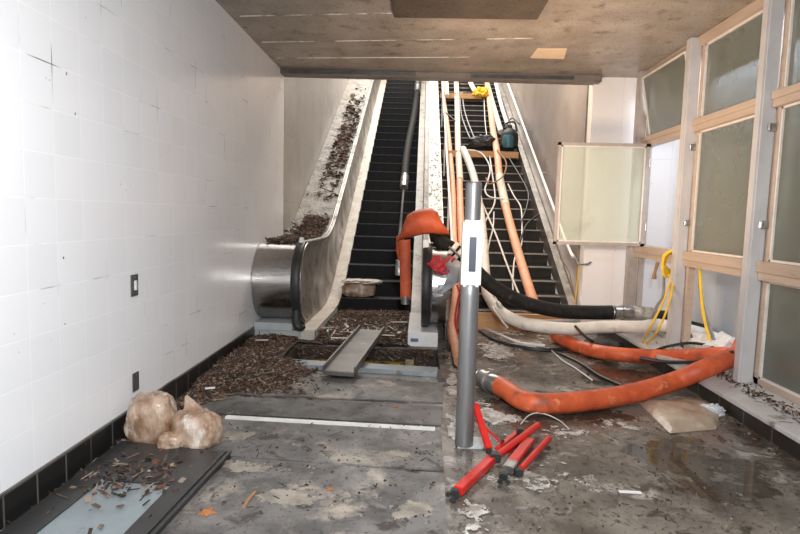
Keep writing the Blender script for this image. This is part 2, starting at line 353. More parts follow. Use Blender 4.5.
# kerb on the right
struct('baseboard_right', G().box((2.23, -3, 0), (2.27, 6.9, .115)), 'base_r')
g = G().prism([(0, 0), (.0, .0)], 0, 0) if False else G()
g.hexa([(2.215, -3, .10), (2.62, -3, .10), (2.62, 6.9, .10), (2.215, 6.9, .10), (2.215, -3, .135), (2.62, -3, .175), (2.62, 6.9, .175), (2.215, 6.9, .135)])
struct('trim_7', g, 'sill', bevel=.006)
struct('trim_8', G().box((2.27, -3, 0), (2.62, 6.9, .10)), 'sill')
# window posts
PY = [6.62, 5.43, 4.25, 3.07, 1.89]
for i, y in enumerate(PY):
    g = G().box((2.43, y-.045, .15), (2.54, y+.045, ZC))
    o = struct('trim_%d' % (9+i), g, 'post' if i else 'greyframe', bevel=.012)
# continuous rails and head
def hw(y0, y1, z0, z1, x0=2.50, x1=2.60): return ((x0, y0, z0), (x1, y1, z1))
wn = 1
for b in range(4):
    y1 = PY[b]-.045; y0 = PY[b+1]+.045
    wr = root('window_%d' % wn, (2.55, (y0+y1)/2, .175), '', ''); del wr['label']; del wr['category']; wr['kind'] = 'structure'; wn += 1
    make('transom', G().box(*hw(y0, y1, 2.19, 2.245)).box((2.49, y0, 2.245), (2.60, y1, 2.30)), 'frame', wr, bevel=.004)
    make('middle_rail', G().box(*hw(y0, y1, .945, 1.005)).box((2.485, y0, 1.005), (2.60, y1, 1.085)), 'frame', wr, bevel=.004)
    make('head_rail', G().box(*hw(y0, y1, 2.97, 3.05)), 'frame', wr, bevel=.004)
    make('bottom_rail', G().box(*hw(y0, y1, .17, .215, 2.54)), 'greyframe' if b < 2 else 'frame', wr)
    make('jamb', G().box((2.54, y1-.05, .17), (2.60, y1, 3.0)), 'frame' if b else 'greyframe', wr)
    make('jamb', G().box((2.54, y0, .17), (2.60, y0+.035, 3.0)), 'frame', wr)
    for k, (z0, z1) in enumerate([(2.30, 2.97), (1.085, 2.19), (.215, .945)]):
        ya, yb = y0+.035, y1-.05
        if b == 0:
            if k == 0:   # tilted vent sash
                fr = G(); t = .02
                A = Vector((2.57, ya, z0+.01)); B = Vector((2.57, yb, z0+.01)); C = Vector((2.45, yb, z1-.02)); D = Vector((2.45, ya, z1-.02))
                for p, q in ((A, B), (B, C), (C, D), (D, A)): fr.obox(p, q, .02, .025, up=(1, 0, .2))
                make('vent_sash', fr, 'putty', wr)
                make('pane', G().add([A, B, C, D, A+Vector((.005, 0, 0)), B+Vector((.005, 0, 0)), C+Vector((.005, 0, 0)), D+Vector((.005, 0, 0))], [(0, 1, 2, 3), (7, 6, 5, 4), (0, 4, 5, 1), (1, 5, 6, 2), (2, 6, 7, 3), (3, 7, 4, 0)]), 'glass', wr)
            continue
        if b == 1 and k == 2: continue
        fr = G(); t = .016
        fr.box((2.545, ya, z0), (2.565, yb, z0+t)).box((2.545, ya, z1-t), (2.565, yb, z1)).box((2.545, ya, z0), (2.565, ya+t, z1)).box((2.545, yb-t, z0), (2.565, yb, z1))
        make('putty_line', fr, 'putty', wr)
        make('pane', G().box((2.560, ya+.005, z0+.005), (2.566, yb-.005, z1-.005)), 'glass', wr)
    if b in (1, 2):
        for z in (1.35, 2.05):
            make('catch', G().box((2.50, y1-.02, z-.03), (2.54, y1+.0, z+.03)).tube([(2.49, y1-.01, z-.02), (2.49, y1-.01, z+.02)], .012, 8), 'couple', wr)
# the casement that swings into the room
sy = 6.33
rt = root('window_%d' % wn, (2.5, sy, 1.07), '', ''); del rt['label']; del rt['category']; rt['kind'] = 'structure'
x0, x1, z0, z1 = 1.50, 2.50, 1.075, 2.20
fr = G().box((x0, sy-.02, z0), (x1, sy+.02, z0+.035)).box((x0, sy-.02, z1-.035), (x1, sy+.02, z1)).box((x0, sy-.02, z0), (x0+.035, sy+.02, z1)).box((x1-.05, sy-.02, z0), (x1, sy+.02, z1))
make('sash_frame', fr, 'greyframe', rt, bevel=.003)
fr = G()
fr.box((x0+.035, sy-.028, z0+.035), (x1-.05, sy-.018, z0+.05)).box((x0+.035, sy-.028, z1-.05), (x1-.05, sy-.018, z1-.035)).box((x0+.035, sy-.028, z0+.035), (x0+.05, sy-.018, z1-.035)).box((x1-.065, sy-.028, z0+.035), (x1-.05, sy-.018, z1-.035))
make('putty_line', fr, 'putty', rt)
make('pane', G().box((x0+.03, sy-.004, z0+.03), (x1-.045, sy+.003, z1-.03)), 'sashglass', rt)
make('hinge', G().tube([(2.5, sy-.02, 1.25), (2.5, sy-.02, 1.33)], .012, 8).tube([(2.5, sy-.02, 1.95), (2.5, sy-.02, 2.03)], .012, 8), 'couple', rt)

# ------------------------------------------------------------------ escalator
esc = root('escalator', (-.57, 6.0, 0), 'narrow stopped escalator with black steps between steel balustrades, beside the left tiled wall', 'escalator')
EY = 7.6; XI0, XI1 = -1.06, -.08
first = None
for k in range(1, 29):
    yn = EY+.346*k-.346; zt = .2*k-.0
    if first is None:
        g = G().prism([(0, -.20), (0, -.012), (-.012, -.004), (-.012, 0), (.36, 0), (.36, -.03), (.05, -.03), (.03, -.20)], XI0+.004, XI1-.004)
        for i in range(48):
            xx = XI0+.01+i*.02
            g.box((xx, -.006, -.195), (xx+.009, .004, -.02))
        first = make('step', g, 'stepdark', esc)
        edge = make('step_edge', G().box((XI0+.006, -.014, -.010), (XI1-.006, .012, .003)), 'stepedge', first)
        s = first
    else:
        s = first.copy(); COL.objects.link(s); e = edge.copy(); COL.objects.link(e); e.parent = s
    s.matrix_parent_inverse = Matrix.Translation(-Vector(esc.location)); s.location = (0, yn+.05, zt)
YE = 17.0
def prof(off, flat, yf=5.735, bend=None):
    """height line: level near the newel then up the slope"""
    yb = EY+(flat-off)/T30
    P = [(yf, flat)]
    for t in (-.5, -.25, 0, .25, .5):
        d = t; P.append((yb+d, flat+(T30*(d+.5)**2/2)))
    P.append((YE, T30*(YE-EY)+off))
    return P
def ribbon(x0, x1, top, bot):
    """solid between two height lines (same y stations)"""
    g = G()
    for (a, b), (c, d) in zip(zip(top, top[1:]), zip(bot, bot[1:])):
        g.hexa([(x0, a[0], c[1]), (x1, a[0], c[1]), (x1, b[0], d[1]), (x0, b[0], d[1]), (x0, a[0], a[1]), (x1, a[0], a[1]), (x1, b[0], b[1]), (x0, b[0], b[1])])
    return g
def ribbon2(x0, x1, t0, t1, th):
    g = G()
    n = len(t0)
    for i in range(n-1):
        a0, b0, a1, b1 = t0[i], t0[i+1], t1[i], t1[i+1]
        g.hexa([(x0, a0[0], a0[1]-th), (x1, a1[0], a1[1]-th), (x1, b1[0], b1[1]-th), (x0, b0[0], b0[1]-th), (x0, *a0), (x1, *a1), (x1, *b1), (x0, *b0)])
    return g
deckT = prof(.12, .13); low = [(y, z-.5) for y, z in deckT]
def clampfloor(P): return [(y, max(0, z)) for y, z in P]
hr = prof(.92, 1.02, 6.05)
for side, (xd0, xd1, xp) in enumerate([(-1.225, -1.06, -1.24), (-.08, .045, .06)]):
    make('inner_deck', ribbon(xd0, xd1, deckT, clampfloor(low)), 'deck', esc)
    sg = 1 if side == 0 else -1
    # balustrade panel, following both height lines
    yst = sorted(set([6.0+i*.25 for i in range(0, 14)]+[10, 13, YE]))
    def hz(P, y):
        for a, b in zip(P, P[1:]):
            if a[0] <= y <= b[0]: return a[1]+(b[1]-a[1])*(y-a[0])/(b[0]-a[0])
        return P[0][1] if y < P[0][0] else P[-1][1]
    top = [(y, hz(hr, y)) for y in yst]; bt = [(y, hz(deckT, y)) for y in yst]
    g = G(); n = 6
    vs = []
    for y in yst:
        a = hz(deckT, y)-.02; b = hz(hr, y)
        for j in range(n+1):
            t = j/n; bow = .045*math.sin(math.pi*t)
            vs.append((xp+sg*(.02*(1-t))-sg*bow, y, a+(b-a)*t))
    fs = []
    for i in range(len(yst)-1):
        for j in range(n): fs.append((i*(n+1)+j, (i+1)*(n+1)+j, (i+1)*(n+1)+j+1, i*(n+1)+j+1))
    g.add(vs, fs)
    # newel end half disc of the panel
    cen = (xp, 6.05, .61); R = .41
    rim = [(xp, 6.05+R*math.cos(a), .61+R*math.sin(a)) for a in [math.pi/2+math.pi*i/18 for i in range(19)]]
    g.add([(xp-.04*sg, 6.05, .61)]+rim, [(0, i+1, i+2) for i in range(18)])
    g.add([(xp, 6.0, .12), (xp, 6.3, .12), (xp, 6.3, 1.02), (xp, 6.0, 1.02)], [(0, 1, 2, 3)]) if False else None
    make('balustrade_panel', g, 'panel', esc, smooth=True)
# newel shrouds
def shroud(x0, x1):
    P = [(6.05+.41*math.cos(a), .61+.41*math.sin(a)) for a in [math.pi/2+math.pi*i/20 for i in range(21)]]
    P = [(6.9, 1.02)]+P+[(6.9, .20)]
    return G().prism(P, x0, x1)
make('newel_shroud', shroud(XL+.006, -1.29), 'steel', esc, smooth=True)
make('newel_shroud', shroud(.115, .335), 'steel', esc, smooth=True)
make('plinth', G().box((XL+.006, 5.74, 0), (-1.055, 7.3, .118)).box((XL+.006, 5.72, .118), (-1.30, 6.9, .20)), 'plinth', esc, bevel=.004)
pl = make('plinth', G().box((-.09, 5.72, 0), (.22, 6.9, .15)), 'whitepaint', esc, bevel=.004)
make('maker_plate', G().box((-.06, 5.712, .05), (.02, 5.722, .085)), 'labelink', esc)
# outer decks with mulch on the left one
ob = [(y, z-.03) for y, z in hr]
top0 = [(y, z+.10) if y > 7.3 else (y, z) for y, z in hr]
make('outer_deck', ribbon2(-1.815, -1.285, [(y, z+.06) for y, z in hr[1:]], hr[1:], .04), 'outer', esc)
make('outer_deck', ribbon(.125, .335, hr, ob), 'deck', esc)
bb = clampfloor([(y, z-1.1) for y, z in hr])
make('outer_panel', ribbon(.325, .345, ob, bb), 'panel', esc)
# handrail guides on the slope, rubber belts round the newels
for xc, lab in ((-1.255, 'left'), (.085, 'right')):
    g = G().tube([(xc-.022, y, z+.012) for y, z in hr], .014, 8, straight=True).tube([(xc+.022, y, z+.012) for y, z in hr], .014, 8, straight=True)
    g.tube([(xc, y, z-.005) for y, z in hr], .022, 8, straight=True)
    make('handrail_guide', g, 'guide', esc, smooth=True)
    R = .425; arc = [math.pi/2+.12+math.pi*i/20 for i in range(0, 19)]
    P = [(6.05+R*math.cos(a), .61+R*math.sin(a)) for a in arc]
    vs = []
    wd = .042
    for y, z in P:
        d = Vector((0, y-6.05, z-.61)).normalized()
        for dx, dr in ((-wd, -.005), (-wd, .022), (-wd*.6, .032), (wd*.6, .032), (wd, .022), (wd, -.005)):
            vs.append((xc+dx, y+d.y*dr, z+d.z*dr))
    n = 6; fs = []
    for i in range(len(P)-1):
        for j in range(n): fs.append((i*n+j, i*n+(j+1) % n, (i+1)*n+(j+1) % n, (i+1)*n+j))
    fs += [tuple(range(n)), tuple(range(len(P)*n-1, len(P)*n-n-1, -1))]
    make('handrail_belt', G().add(vs, fs), 'black', esc, smooth=True)
    # bright rim beside the belt
    g = G().tube([(xc+.052, 6.05+.418*math.cos(a), .61+.418*math.sin(a)) for a in arc], .009, 8)
    make('newel_rim', g, 'couple', esc, smooth=True)
# belt end hanging loose
make('belt_end', G().tube([(-1.255, 5.70, .34), (-1.25, 5.66, .24), (-1.225, 5.64, .19), (-1.19, 5.65, .17), (-1.16, 5.68, .18)], [.035, .038, .04, .036, .02], 10, flat=.7), 'black', esc, smooth=True)
make('newel_cap', G().tube([(-1.25, 5.92, 1.02), (-1.25, 5.92, 1.09)], [.035, .022], 12), 'whitepaint', esc, smooth=True)
make('newel_cap', G().box((.04, 5.86, 1.0), (.1, 5.94, 1.10)), 'whitepaint', esc, bevel=.008)
make('comb_plate', G().box((XI0, 5.66, 0), (XI1, 7.66, .012)), 'stepdark', esc)
make('skirt_panel', ribbon(XI0-.005, XI0+.004, [(y, z-.01) for y, z in deckT], clampfloor([(y, z-.4) for y, z in deckT])), 'chan', esc)
make('skirt_panel', ribbon(XI1-.004, XI1+.005, [(y, z-.01) for y, z in deckT], clampfloor([(y, z-.4) for y, z in deckT])), 'chan', esc)

# ------------------------------------------------------------------ staircase
st = root('staircase', (1.13, 6.86, 0), 'wide dark staircase with pale nosings, right of the escalator, strewn with hoses', 'staircase')
first = None
for k in range(1, 36):
    if first is None:
        first = make('step', G().box((.365, 0, -.168), (1.895, .32, 0)), 'stair', st)
        ns = make('nosing', G().box((.366, -.014, -.014), (1.894, .02, .004)), 'nosing', first)
        s = first
    else:
        s = first.copy(); COL.objects.link(s); e = ns.copy(); COL.objects.link(e); e.parent = s
    s.matrix_parent_inverse = Matrix.Translation(-Vector(st.location)); s.location = (0, 6.86+.291*k, .168*k)
sl = [(6.95, .05), (17.2, T30*(17.2-6.86))]
make('stringer', ribbon(1.895, 1.99, [(y, z+.20) for y, z in sl], [(y, max(0, z-.3)) for y, z in sl]), 'panel', st)
def stair_rail(name, x, y0, y1, off, r, x_end, label):
    q = []
    for y in (y0, (y0+y1)/2, y1): q.append((x, y, T30*(y-6.86)+off))
    return q
q = [(.42, 16.5, T30*(16.5-6.86)+.85), (.42, 7.25, T30*(7.25-6.86)+.85), (.42, 7.15, .80), (.42, 7.15, .62)]
o = root('handrail', (.42, 7.15, .62), 'pale tubular handrail along the left side of the stairs, its end squared off', 'handrail')
g = G().tube(q[:2], .019, 8, straight=True).tube([q[1], (.42, 7.15, 1.03), (.42, 7.15, .72), (.52, 7.15, .72)], .018, 8, straight=True)
make('rail', g, 'whitepaint', o, smooth=True)
for y in (8.4, 10.5, 12.6):
    z = T30*(y-6.86); make('baluster', G().tube([(.42, y, z+.0), (.42, y, z+.85)], .014, 8), 'whitepaint', o, smooth=True)
o = root('handrail', (1.93, 7.2, .8), 'thin pale handrail fixed along the stained wall right of the stairs', 'handrail')
p = [(1.90, 14.5, T30*(14.5-6.86)+.80), (1.90, 7.35, T30*(7.35-6.86)+.80)]
make('rail', G().tube([p[0], p[1], (1.90, 7.05, .93), (1.90, 6.95, .90)], .02, 8, straight=True), 'whitepaint', o, smooth=True)
for y in (7.6, 9.2, 10.8, 12.4, 14.0):
    z = T30*(y-6.86)+.80; make('bracket', G().tube([(2.0, y, z-.06), (1.92, y, z-.06), (1.90, y, z-.01)], .010, 6, straight=True), 'couple', o)
# bracketed lower bar near the foot of the wall rail
o = make('wall_bar', G().tube([(1.90, 6.9, .90), (1.93, 6.86, .82), (2.05, 6.86, .82), (2.10, 6.90, .84)], .014, 8, straight=True), 'couple', smooth=True)
tag(o, 'short bent metal bar on the wall corner at the foot of the stair handrail', 'bar')

# planks laid across the stairs
def plank(u, v, x0, x1, label, h=.07, off=.02):
    p = S(u, v, off)
    o = make('wooden_plank', G().box((x0, p.y-.03, p.z), (x1, p.y+.20, p.z+h)), 'wood', bevel=.004)
    tag(o, label, 'plank')
plank(500, 158, .40, 1.86, 'orange wooden plank across the stairs below the black pump', .12, .10)
plank(470, 99, .40, 1.40, 'higher of the two orange planks crossing the upper stairs', .13, .10)
o = make('wooden_board', G().box((.45, 6.72, 0), (1.80, 6.80, .20)), 'wood', bevel=.004)
tag(o, 'brown wooden board on edge at the foot of the stairs behind the cream hose', 'board')

# ------------------------------------------------------------------ floor plates
def plate(pts, m, label, z=.012, cat='floor plate'):
    o = make('floor_plate', G().slab([(p.x, p.y) for p in pts], .001, z), m, bevel=.0015)
    tag(o, label, cat); return o
plate([Z(213, 374), Z(443, 384), Z(443, 404), Z(196, 393)], 'plate', 'smooth grey floor plate just in front of the pit strip, sand stain on it')
plate([Z(194, 396), Z(443, 408), Z(441, 427), Z(222, 415), Z(180, 410)], 'plate_dark', 'darker floor plate between the black seam and the white strip')
plate([Z(222, 420.5), Z(441, 433), Z(444, 472), Z(196, 456)], 'plate', 'grey floor plate directly below the white strip, with a small round hole')
plate([Z(232, 459), Z(444, 475), Z(447, 534), Z(460, 640), Z(120, 640), Z(158, 530)], 'plate', 'nearest large floor plate with pale sand stains and a rust-coloured leaf')
a, b = Z(226, 418.5), Z(435, 430.5)
o = make('floor_strip', G().obox((a.x, a.y, .009), (b.x, b.y, .009), .035, .016), 'strip'); tag(o, 'long white metal strip lying across the floor plates', 'strip')
a, b = Z(275, 366.5), Z(432, 376.5)
o = make('pit_edge_strip', G().obox((a.x, 4.83, .02), (b.x+.05, 4.72, .02), .17, .04), 'lip', bevel=.004); tag(o, 'pale blue-grey steel strip along the front edge of the open pit', 'strip')
o = make('hole_plug', G().lathe([(.001, 0), (.016, .001), (.018, .003), (.001, .004)], tuple(Z(402, 467, .012)), 12), 'black', smooth=True); tag(o, 'small dark round plug in the plate below the white strip', 'plug')

# pit contents
o = root('steel_trestle', (-.1, 5.3, -.5), 'yellow steel frame inside the open pit before the escalator', 'frame')
make('beam', G().box((-1.15, 5.50, -.22), (.02, 5.58, -.13)), 'yellowp', o, bevel=.004)
make('beam', G().box((-.10, 5.10, -.16), (-.02, 5.42, -.06)), 'yellowp', o, bevel=.004)
make('leg', G().box((-.3, 5.51, -.5), (-.24, 5.57, -.22)), 'yellowp', o)
make('leg', G().box((-1.0, 5.51, -.5), (-.94, 5.57, -.22)), 'yellowp', o)
o = root('motor', (.11, 5.2, -.5), 'small round motor with metal rings down in the right end of the pit', 'motor')
make('body', G().lathe([(.07, 0), (.075, .2), (.06, .22), (.06, .36), (.03, .38)], (.11, 5.2, -.5), 18), 'black', o, smooth=True)
for z in (.26, .32, .37): make('ring', G().lathe([(.062, 0), (.072, .005), (.072, .02), (.062, .025)], (.11, 5.2, -.5+z), 18), 'couple', o, smooth=True)

# leaning channel
o = root('metal_channel', (-.6, 4.6, .06), 'loose dull metal channel lying across the pit edge toward the escalator', 'channel')
a = Z(336, 381, .03); b = Z(372, 337, .12)
a = Vector((-.62, 4.42, .075)); b = Vector((-.47, 5.75, .15))
d = (b-a).normalized(); sd = Vector((d.y, -d.x, 0)).normalized()
make('web', G().obox(a, b, .26, .012), 'tray', o)
for s_ in (-1, 1):
    p = a+sd*s_*.13+Vector((0, 0, .02)); q2 = b+sd*s_*.13+Vector((0, 0, .02))
    make('flange', G().obox(p, q2, .014, .055), 'tray', o)
make('end_lip', G().obox(a-sd*.13+Vector((0, 0, -.012)), a+sd*.13+Vector((0, 0, -.012)), .03, .03), 'tray', o)

# framed panel lower left
o = root('framed_panel', (-1.35, 2.4, 0), 'black framed blue-grey panel lying on the floor at the lower left, litter on it', 'panel')
c = [Z(112, 446), Z(226, 459), Z(148, 536), Z(2, 536)]
c = [Vector((-1.66, 3.02, 0)), Vector((-1.00, 2.93, 0)), Vector((-1.06, 1.75, 0)), Vector((-1.66, 1.80, 0))]
ic = [Z(103, 480, .03), Z(171, 486, .03), Z(118, 534, .03), Z(39, 534, .03)]
i0, i1 = ic[0], ic[1]; dn = Vector((-.02, -.85, 0))
ic = [i0, i1, i1+dn, i0+dn]
g = G()
for k in range(4):
    a, b, c2, d2 = c[k], c[(k+1) % 4], ic[(k+1) % 4], ic[k]
    g.hexa([(a.x, a.y, .001), (b.x, b.y, .001), (c2.x, c2.y, .001), (d2.x, d2.y, .001), (a.x, a.y, .035), (b.x, b.y, .035), (c2.x, c2.y, .035), (d2.x, d2.y, .035)])
make('border', g, 'matframe', o)
make('centre_sheet', G().slab([(p.x, p.y) for p in ic], .001, .028), 'matglass', o)
g = G()
for k in (1,):
    for off in (.0, -.03):
        a, b = c[1]+Vector((off, 0, .038)), c[2]+Vector((off, 0, .038)); g.obox(a, b, .014, .012)
make('ridge', g, 'matframe', o)

# ------------------------------------------------------------------ loose litter
def litter(name, n, fn, size, label, m='mulch', twig=.35, seed=1):
    r = random.Random(seed); g = G()
    for _ in range(n):
        p = fn(r)
        if p is None: continue
        p = Vector(p); s = size*r.uniform(.5, 1.6)
        rot = Matrix.Rotation(r.uniform(0, 6.28), 3, 'Z') @ Matrix.Rotation(r.gauss(0, .4), 3, 'X') @ Matrix.Rotation(r.gauss(0, .4), 3, 'Y')
        if r.random() < twig: L_, W_, H_ = s*r.uniform(1.8, 3.6), s*.22, s*.2
        else: L_, W_, H_ = s, s*r.uniform(.4, .9), s*.22
        q = [(-L_, -W_*r.uniform(.4, 1), 0), (L_*.7, -W_, 0), (L_, W_*.5, 0), (-L_*.6, W_, 0)]
        vs = [p+rot@Vector((a, b, 0)) for a, b, c_ in q]+[p+rot@Vector((a*.8, b*.8, H_)) for a, b, c_ in q]
        g.hexa(vs)
    o = make(name, g, m); tag(o, label, 'debris'); o['kind'] = 'stuff'; return o
def mound(x, y):
    n = noise.noise(Vector((x*3, y*3, 1)))*.5+.5
    d1 = max(0, 1-abs((x+1.45)/.55)**2)*max(0, 1-abs((y-5.0)/1.0)**4)
    d2 = (1 if -1.06 < x < -.08 else 0)*max(0, min(1, (y-5.62)/.25))*max(0, 1-abs((y-6.4)/1.3)**4)
    return (.035+.07*n)*d1+(.03+.06*n)*d2
# the mound under the chips
g = G(); nx, ny = 40, 90
xs = [-1.69+i*(1.63)/nx for i in range(nx+1)]; ys = [3.9+j*3.75/ny for j in range(ny+1)]
idx = {}
for i in range(nx):
    for j in range(ny):
        cx, cy_ = (xs[i]+xs[i+1])/2, (ys[j]+ys[j+1])/2
        if mound(cx, cy_) < .012: continue
        if PX0 < cx < PX1 and PY0-.05 < cy_ < PY1: continue
        if cx < -1.06 and cy_ > 5.75: continue
        f = []
        for a, b in ((i, j), (i+1, j), (i+1, j+1), (i, j+1)):
            if (a, b) not in idx:
                x_, y_ = xs[a], ys[b]; idx[(a, b)] = len(g.v)
                g.v.append((x_, y_, mound(x_, y_)+.002+.014*noise.noise(Vector((x_*20, y_*20, 0)))))
            f.append(idx[(a, b)])
        g.f.append(tuple(f))
o = make('mulch_bed', g, 'mudm', smooth=True); tag(o, 'dark soil and rotted leaves heaped before the left newel and escalator', 'debris'); o['kind'] = 'stuff'
def f1(r):
    x = r.uniform(-1.67, -.95) if r.random() < .85 else -1.0+abs(r.gauss(0, .16)); y = r.uniform(3.2, 5.78)
    if x > PX0-.02 and y > PY0-.03: return None
    lim = -1.02+.06*math.sin(y*9)
    if x > lim and r.random() < .55: return None
    if y < 4.0 and (x > -1.69+ (y-3.2)*.45 ) : return None
    return (x, y, mound(x, y)+.014)
litter('mulch_litter', 9500, f1, .0135, 'brown mulch and leaf litter piled along the foot of the left wall', seed=2)
def f2(r):
    x = r.uniform(XI0+.02, XI1-.02); y = r.uniform(5.66, 7.6)
    return (x, y, mound(x, y)+.018)
litter('mulch_litter', 5500, f2, .014, 'brown mulch covering the landing between pit and first escalator step', seed=3)
def f2b(r):
    return (r.uniform(PX0, PX1-.05), 5.60-abs(r.gauss(0, .02)), -abs(r.gauss(0, .12)))
litter('mulch_litter', 1300, f2b, .014, 'mulch slumping down the far side of the open pit', seed=33)
def f3(r):
    y = min(r.expovariate(1.4)*1.0+6.0, 14.0); x = r.uniform(-1.78, -1.32)
    if y < 7.1: x = r.uniform(XL+.05, -1.32)
    if y < 7.0 and r.random() < .5: y = 7.2+r.random()
    z = None
    P = hr[1:]
    z0 = 1.02 if y < P[0][0] else hz(hr, y)+.06*(-1.285-x)/.53
    if y > 8.3 and noise.noise(Vector((x*5, y*2.2, 4))) < -.02+.03*(y-8.3): return None
    if y > 9 and r.random() > .25+.75*(x+1.8)/.5: return None
    return (x, y, z0+.012+.02*r.random()*(1.5 if y < 8 else .5))
def hz(P, y):
    for a, b in zip(P, P[1:]):
        if a[0] <= y <= b[0]: return a[1]+(b[1]-a[1])*(y-a[0])/(b[0]-a[0])
    return P[0][1] if y < P[0][0] else P[-1][1]
litter('mulch_litter', 3000, f3, .015, 'red-brown leaf litter strewn up the deck between wall and left balustrade', seed=5)
def f3b(r):
    y = r.triangular(8.5, 13.5, 10.5); x = r.uniform(-1.62, -1.32)
    return (x, y, hz(hr, y)+.06*(-1.285-x)/.53+.012+.02*r.random())
litter('mulch_litter', 420, f3b, .034, 'dark clumps of leaves halfway up the deck beside the left balustrade', seed=15)
def f4(r):
    u, v = r.uniform(10, 440), r.triangular(400, 534, 440); p = Z(u, v, .014)
    if p.x < -1.66: return None
    if p.x < -.98 and p.y < 3.04: return (p.x, p.y, .037) if r.random() < .35 else None
    return (p.x, p.y, .015)
litter('floor_litter', 420, f4, .0075, 'sparse twigs and chips scattered over the near floor plates', seed=7)
def f5(r):
    x = r.gauss(-1.38, .13); y = r.gauss(2.62, .16)
    if not(-1.6 < x < -1.1 and y > 2.1): return None
    return (x, y, .037)
litter('floor_litter', 170, f5, .014, 'leaves and twigs clustered on the black framed panel', seed=8)
def f6(r):
    if r.random() < .8: return (r.uniform(XL+.02, -1.665), r.uniform(2.0, 3.6), .006)
    return (r.uniform(2.1, 2.22), r.uniform(2.8, 4.3), .004)
litter('floor_litter', 420, f6, .010, 'thin line of chips along the foot of the side walls', seed=9)
def f7(r):
    return (r.uniform(2.30, 2.42), r.uniform(3.2, 4.3), .15)
def f8(r):
    u, v = r.uniform(465, 740), r.uniform(335, 530); p = Z(u, v, .004)
    if p.x > 2.2 or p.x < .25: return None
    return (p.x, p.y, .004)
litter('floor_litter', 900, f8, .0055, 'small chips and grit scattered over the wet floor on the right', seed=10)
def f9(r):
    y = r.uniform(6.3, 12); x = r.uniform(.14, .32)
    return (x, y, hz(hr, y)+.006)
litter('floor_litter', 260, f9, .012, 'leaf bits on the deck between escalator and stairs', seed=11)
def f10(r):
    x = r.uniform(PX0, PX1); y = r.uniform(PY0, PY1); return (x, y, -.49)
litter('mulch_litter', 700, f10, .018, 'mulch fallen to the bottom of the open pit', seed=12)
def f11(r):
    return (r.gauss(.80, .28), r.gauss(5.2, .5), .006)

def f12(r):
    y = r.choice([4.25, 4.9, 3.6])+r.gauss(0, .25); return (min(2.53, max(2.26, r.gauss(2.45, .06))), y, .16)
litter('sill_litter', 500, f12, .012, 'brown leaf litter along the top of the right window kerb', seed=14)
# white spilled plaster at the pole and stair foot
def spill(name, pts, label, m='strip', seed=0, h=.006):
    g = G(); r = random.Random(seed); c0 = sum(pts, Vector())/len(pts); out = []
    n = len(pts)
    for i in range(n):
        for t in (0, .25, .5, .75):
            p = pts[i].lerp(pts[(i+1) % n], t); out.append(c0+(p-c0)*(1+r.uniform(-.16, .16)))
    g.slab([(p.x, p.y) for p in out], .0005, h)
    o = make(name, g, m); tag(o, label, 'debris'); return o
M['slurry'] = mat('white_slurry', (.58, .55, .51), (.26, .225, .19), 11, .4, spread=.08, bump=.3, detail=14)
def fbm(x, y, sd, f=6):
    t = 0; a = .5
    for k in range(5): t += a*noise.noise(Vector((x*f, y*f, sd))); f *= 2.1; a *= .72
    return t
def patch(name, clusters, cell, thr, m, label, sd, z=.002, xr=(.215, 2.2), f=6):
    """ragged thin film: cells of a fine grid kept where blobs and noise say so"""
    x0 = min(c[0]-2.2*c[2] for c in clusters); x1 = max(c[0]+2.2*c[2] for c in clusters)
    y0 = min(c[1]-2.2*c[3] for c in clusters); y1 = max(c[1]+2.2*c[3] for c in clusters)
    x0 = max(x0, xr[0]); x1 = min(x1, xr[1]); g = G(); idx = {}
    nx, ny = int((x1-x0)/cell), int((y1-y0)/cell)
    for i in range(nx):
        for j in range(ny):
            x = x0+(i+.5)*cell; y = y0+(j+.5)*cell
            w_ = max(math.exp(-((x-c[0])/c[2])**2-((y-c[1])/c[3])**2) for c in clusters)
            if w_+1.15*fbm(x, y, sd, f) < thr: continue
            q = []
            for a, b in ((i, j), (i+1, j), (i+1, j+1), (i, j+1)):
                if (a, b) not in idx:
                    idx[(a, b)] = len(g.v)
                    g.v.append((x0+(a+.7*noise.noise(Vector((a*.9, b*.9, 2))))*cell, y0+(b+.7*noise.noise(Vector((a*.9, b*.9, 7))))*cell, z))
                q.append(idx[(a, b)])
            g.f.append(tuple(q))
    o = make(name, g, m); tag(o, label, 'puddle' if name == 'puddle' else 'debris'); o['kind'] = 'stuff'
def C(u, v, sx, sy): p = Z(u, v); return (p.x, p.y, sx, sy)
patch('puddle', [C(560, 408, .55, .35), C(700, 470, .40, .5), C(620, 375, .7, .4), (1.5, 3.2, .3, .3)], .018, .62, 'puddle', 'brown puddle of water under and around the near orange hose', 5, .0015, f=3)
patch('plaster_spatter', [C(500, 328, .35, .5), C(497, 350, .20, .5), C(525, 345, .25, .25)], .011, .60, 'slurry', 'white slurry smeared over the floor at the foot of the stairs', 1, .003)
patch('plaster_spatter', [C(452, 380, .07, .7), C(453, 425, .10, .3), C(484, 410, .14, .25), C(500, 420, .16, .13), C(474, 440, .07, .06)], .008, .66, 'slurry', 'white slurry smeared around the foot of the reader pole', 2, .003)
patch('plaster_spatter', [C(560, 435, .35, .22), C(620, 425, .3, .2), C(540, 480, .5, .25), C(470, 515, .2, .3)], .007, 1.02, 'slurry', 'fine pale crust scattered before the near orange hose', 3, .003, f=9)
patch('sand_stain', [C(240, 440, .16, .10), C(285, 378, .22, .12), C(300, 500, .26, .10), C(250, 470, .3, .08), C(390, 455, .14, .06), C(400, 515, .2, .1)], .009, .66, 'sandfilm', 'pale sand film dried in patches on the floor plates', 4, .0135, xr=(-1.6, .18), f=5)
def fw(r):
    x = r.uniform(XI0+.02, XI1-.02); y = r.gauss(6.0, .35)
    if not 5.66 < y < 7.4: return None
    return (x, y, mound(x, y)+.03)
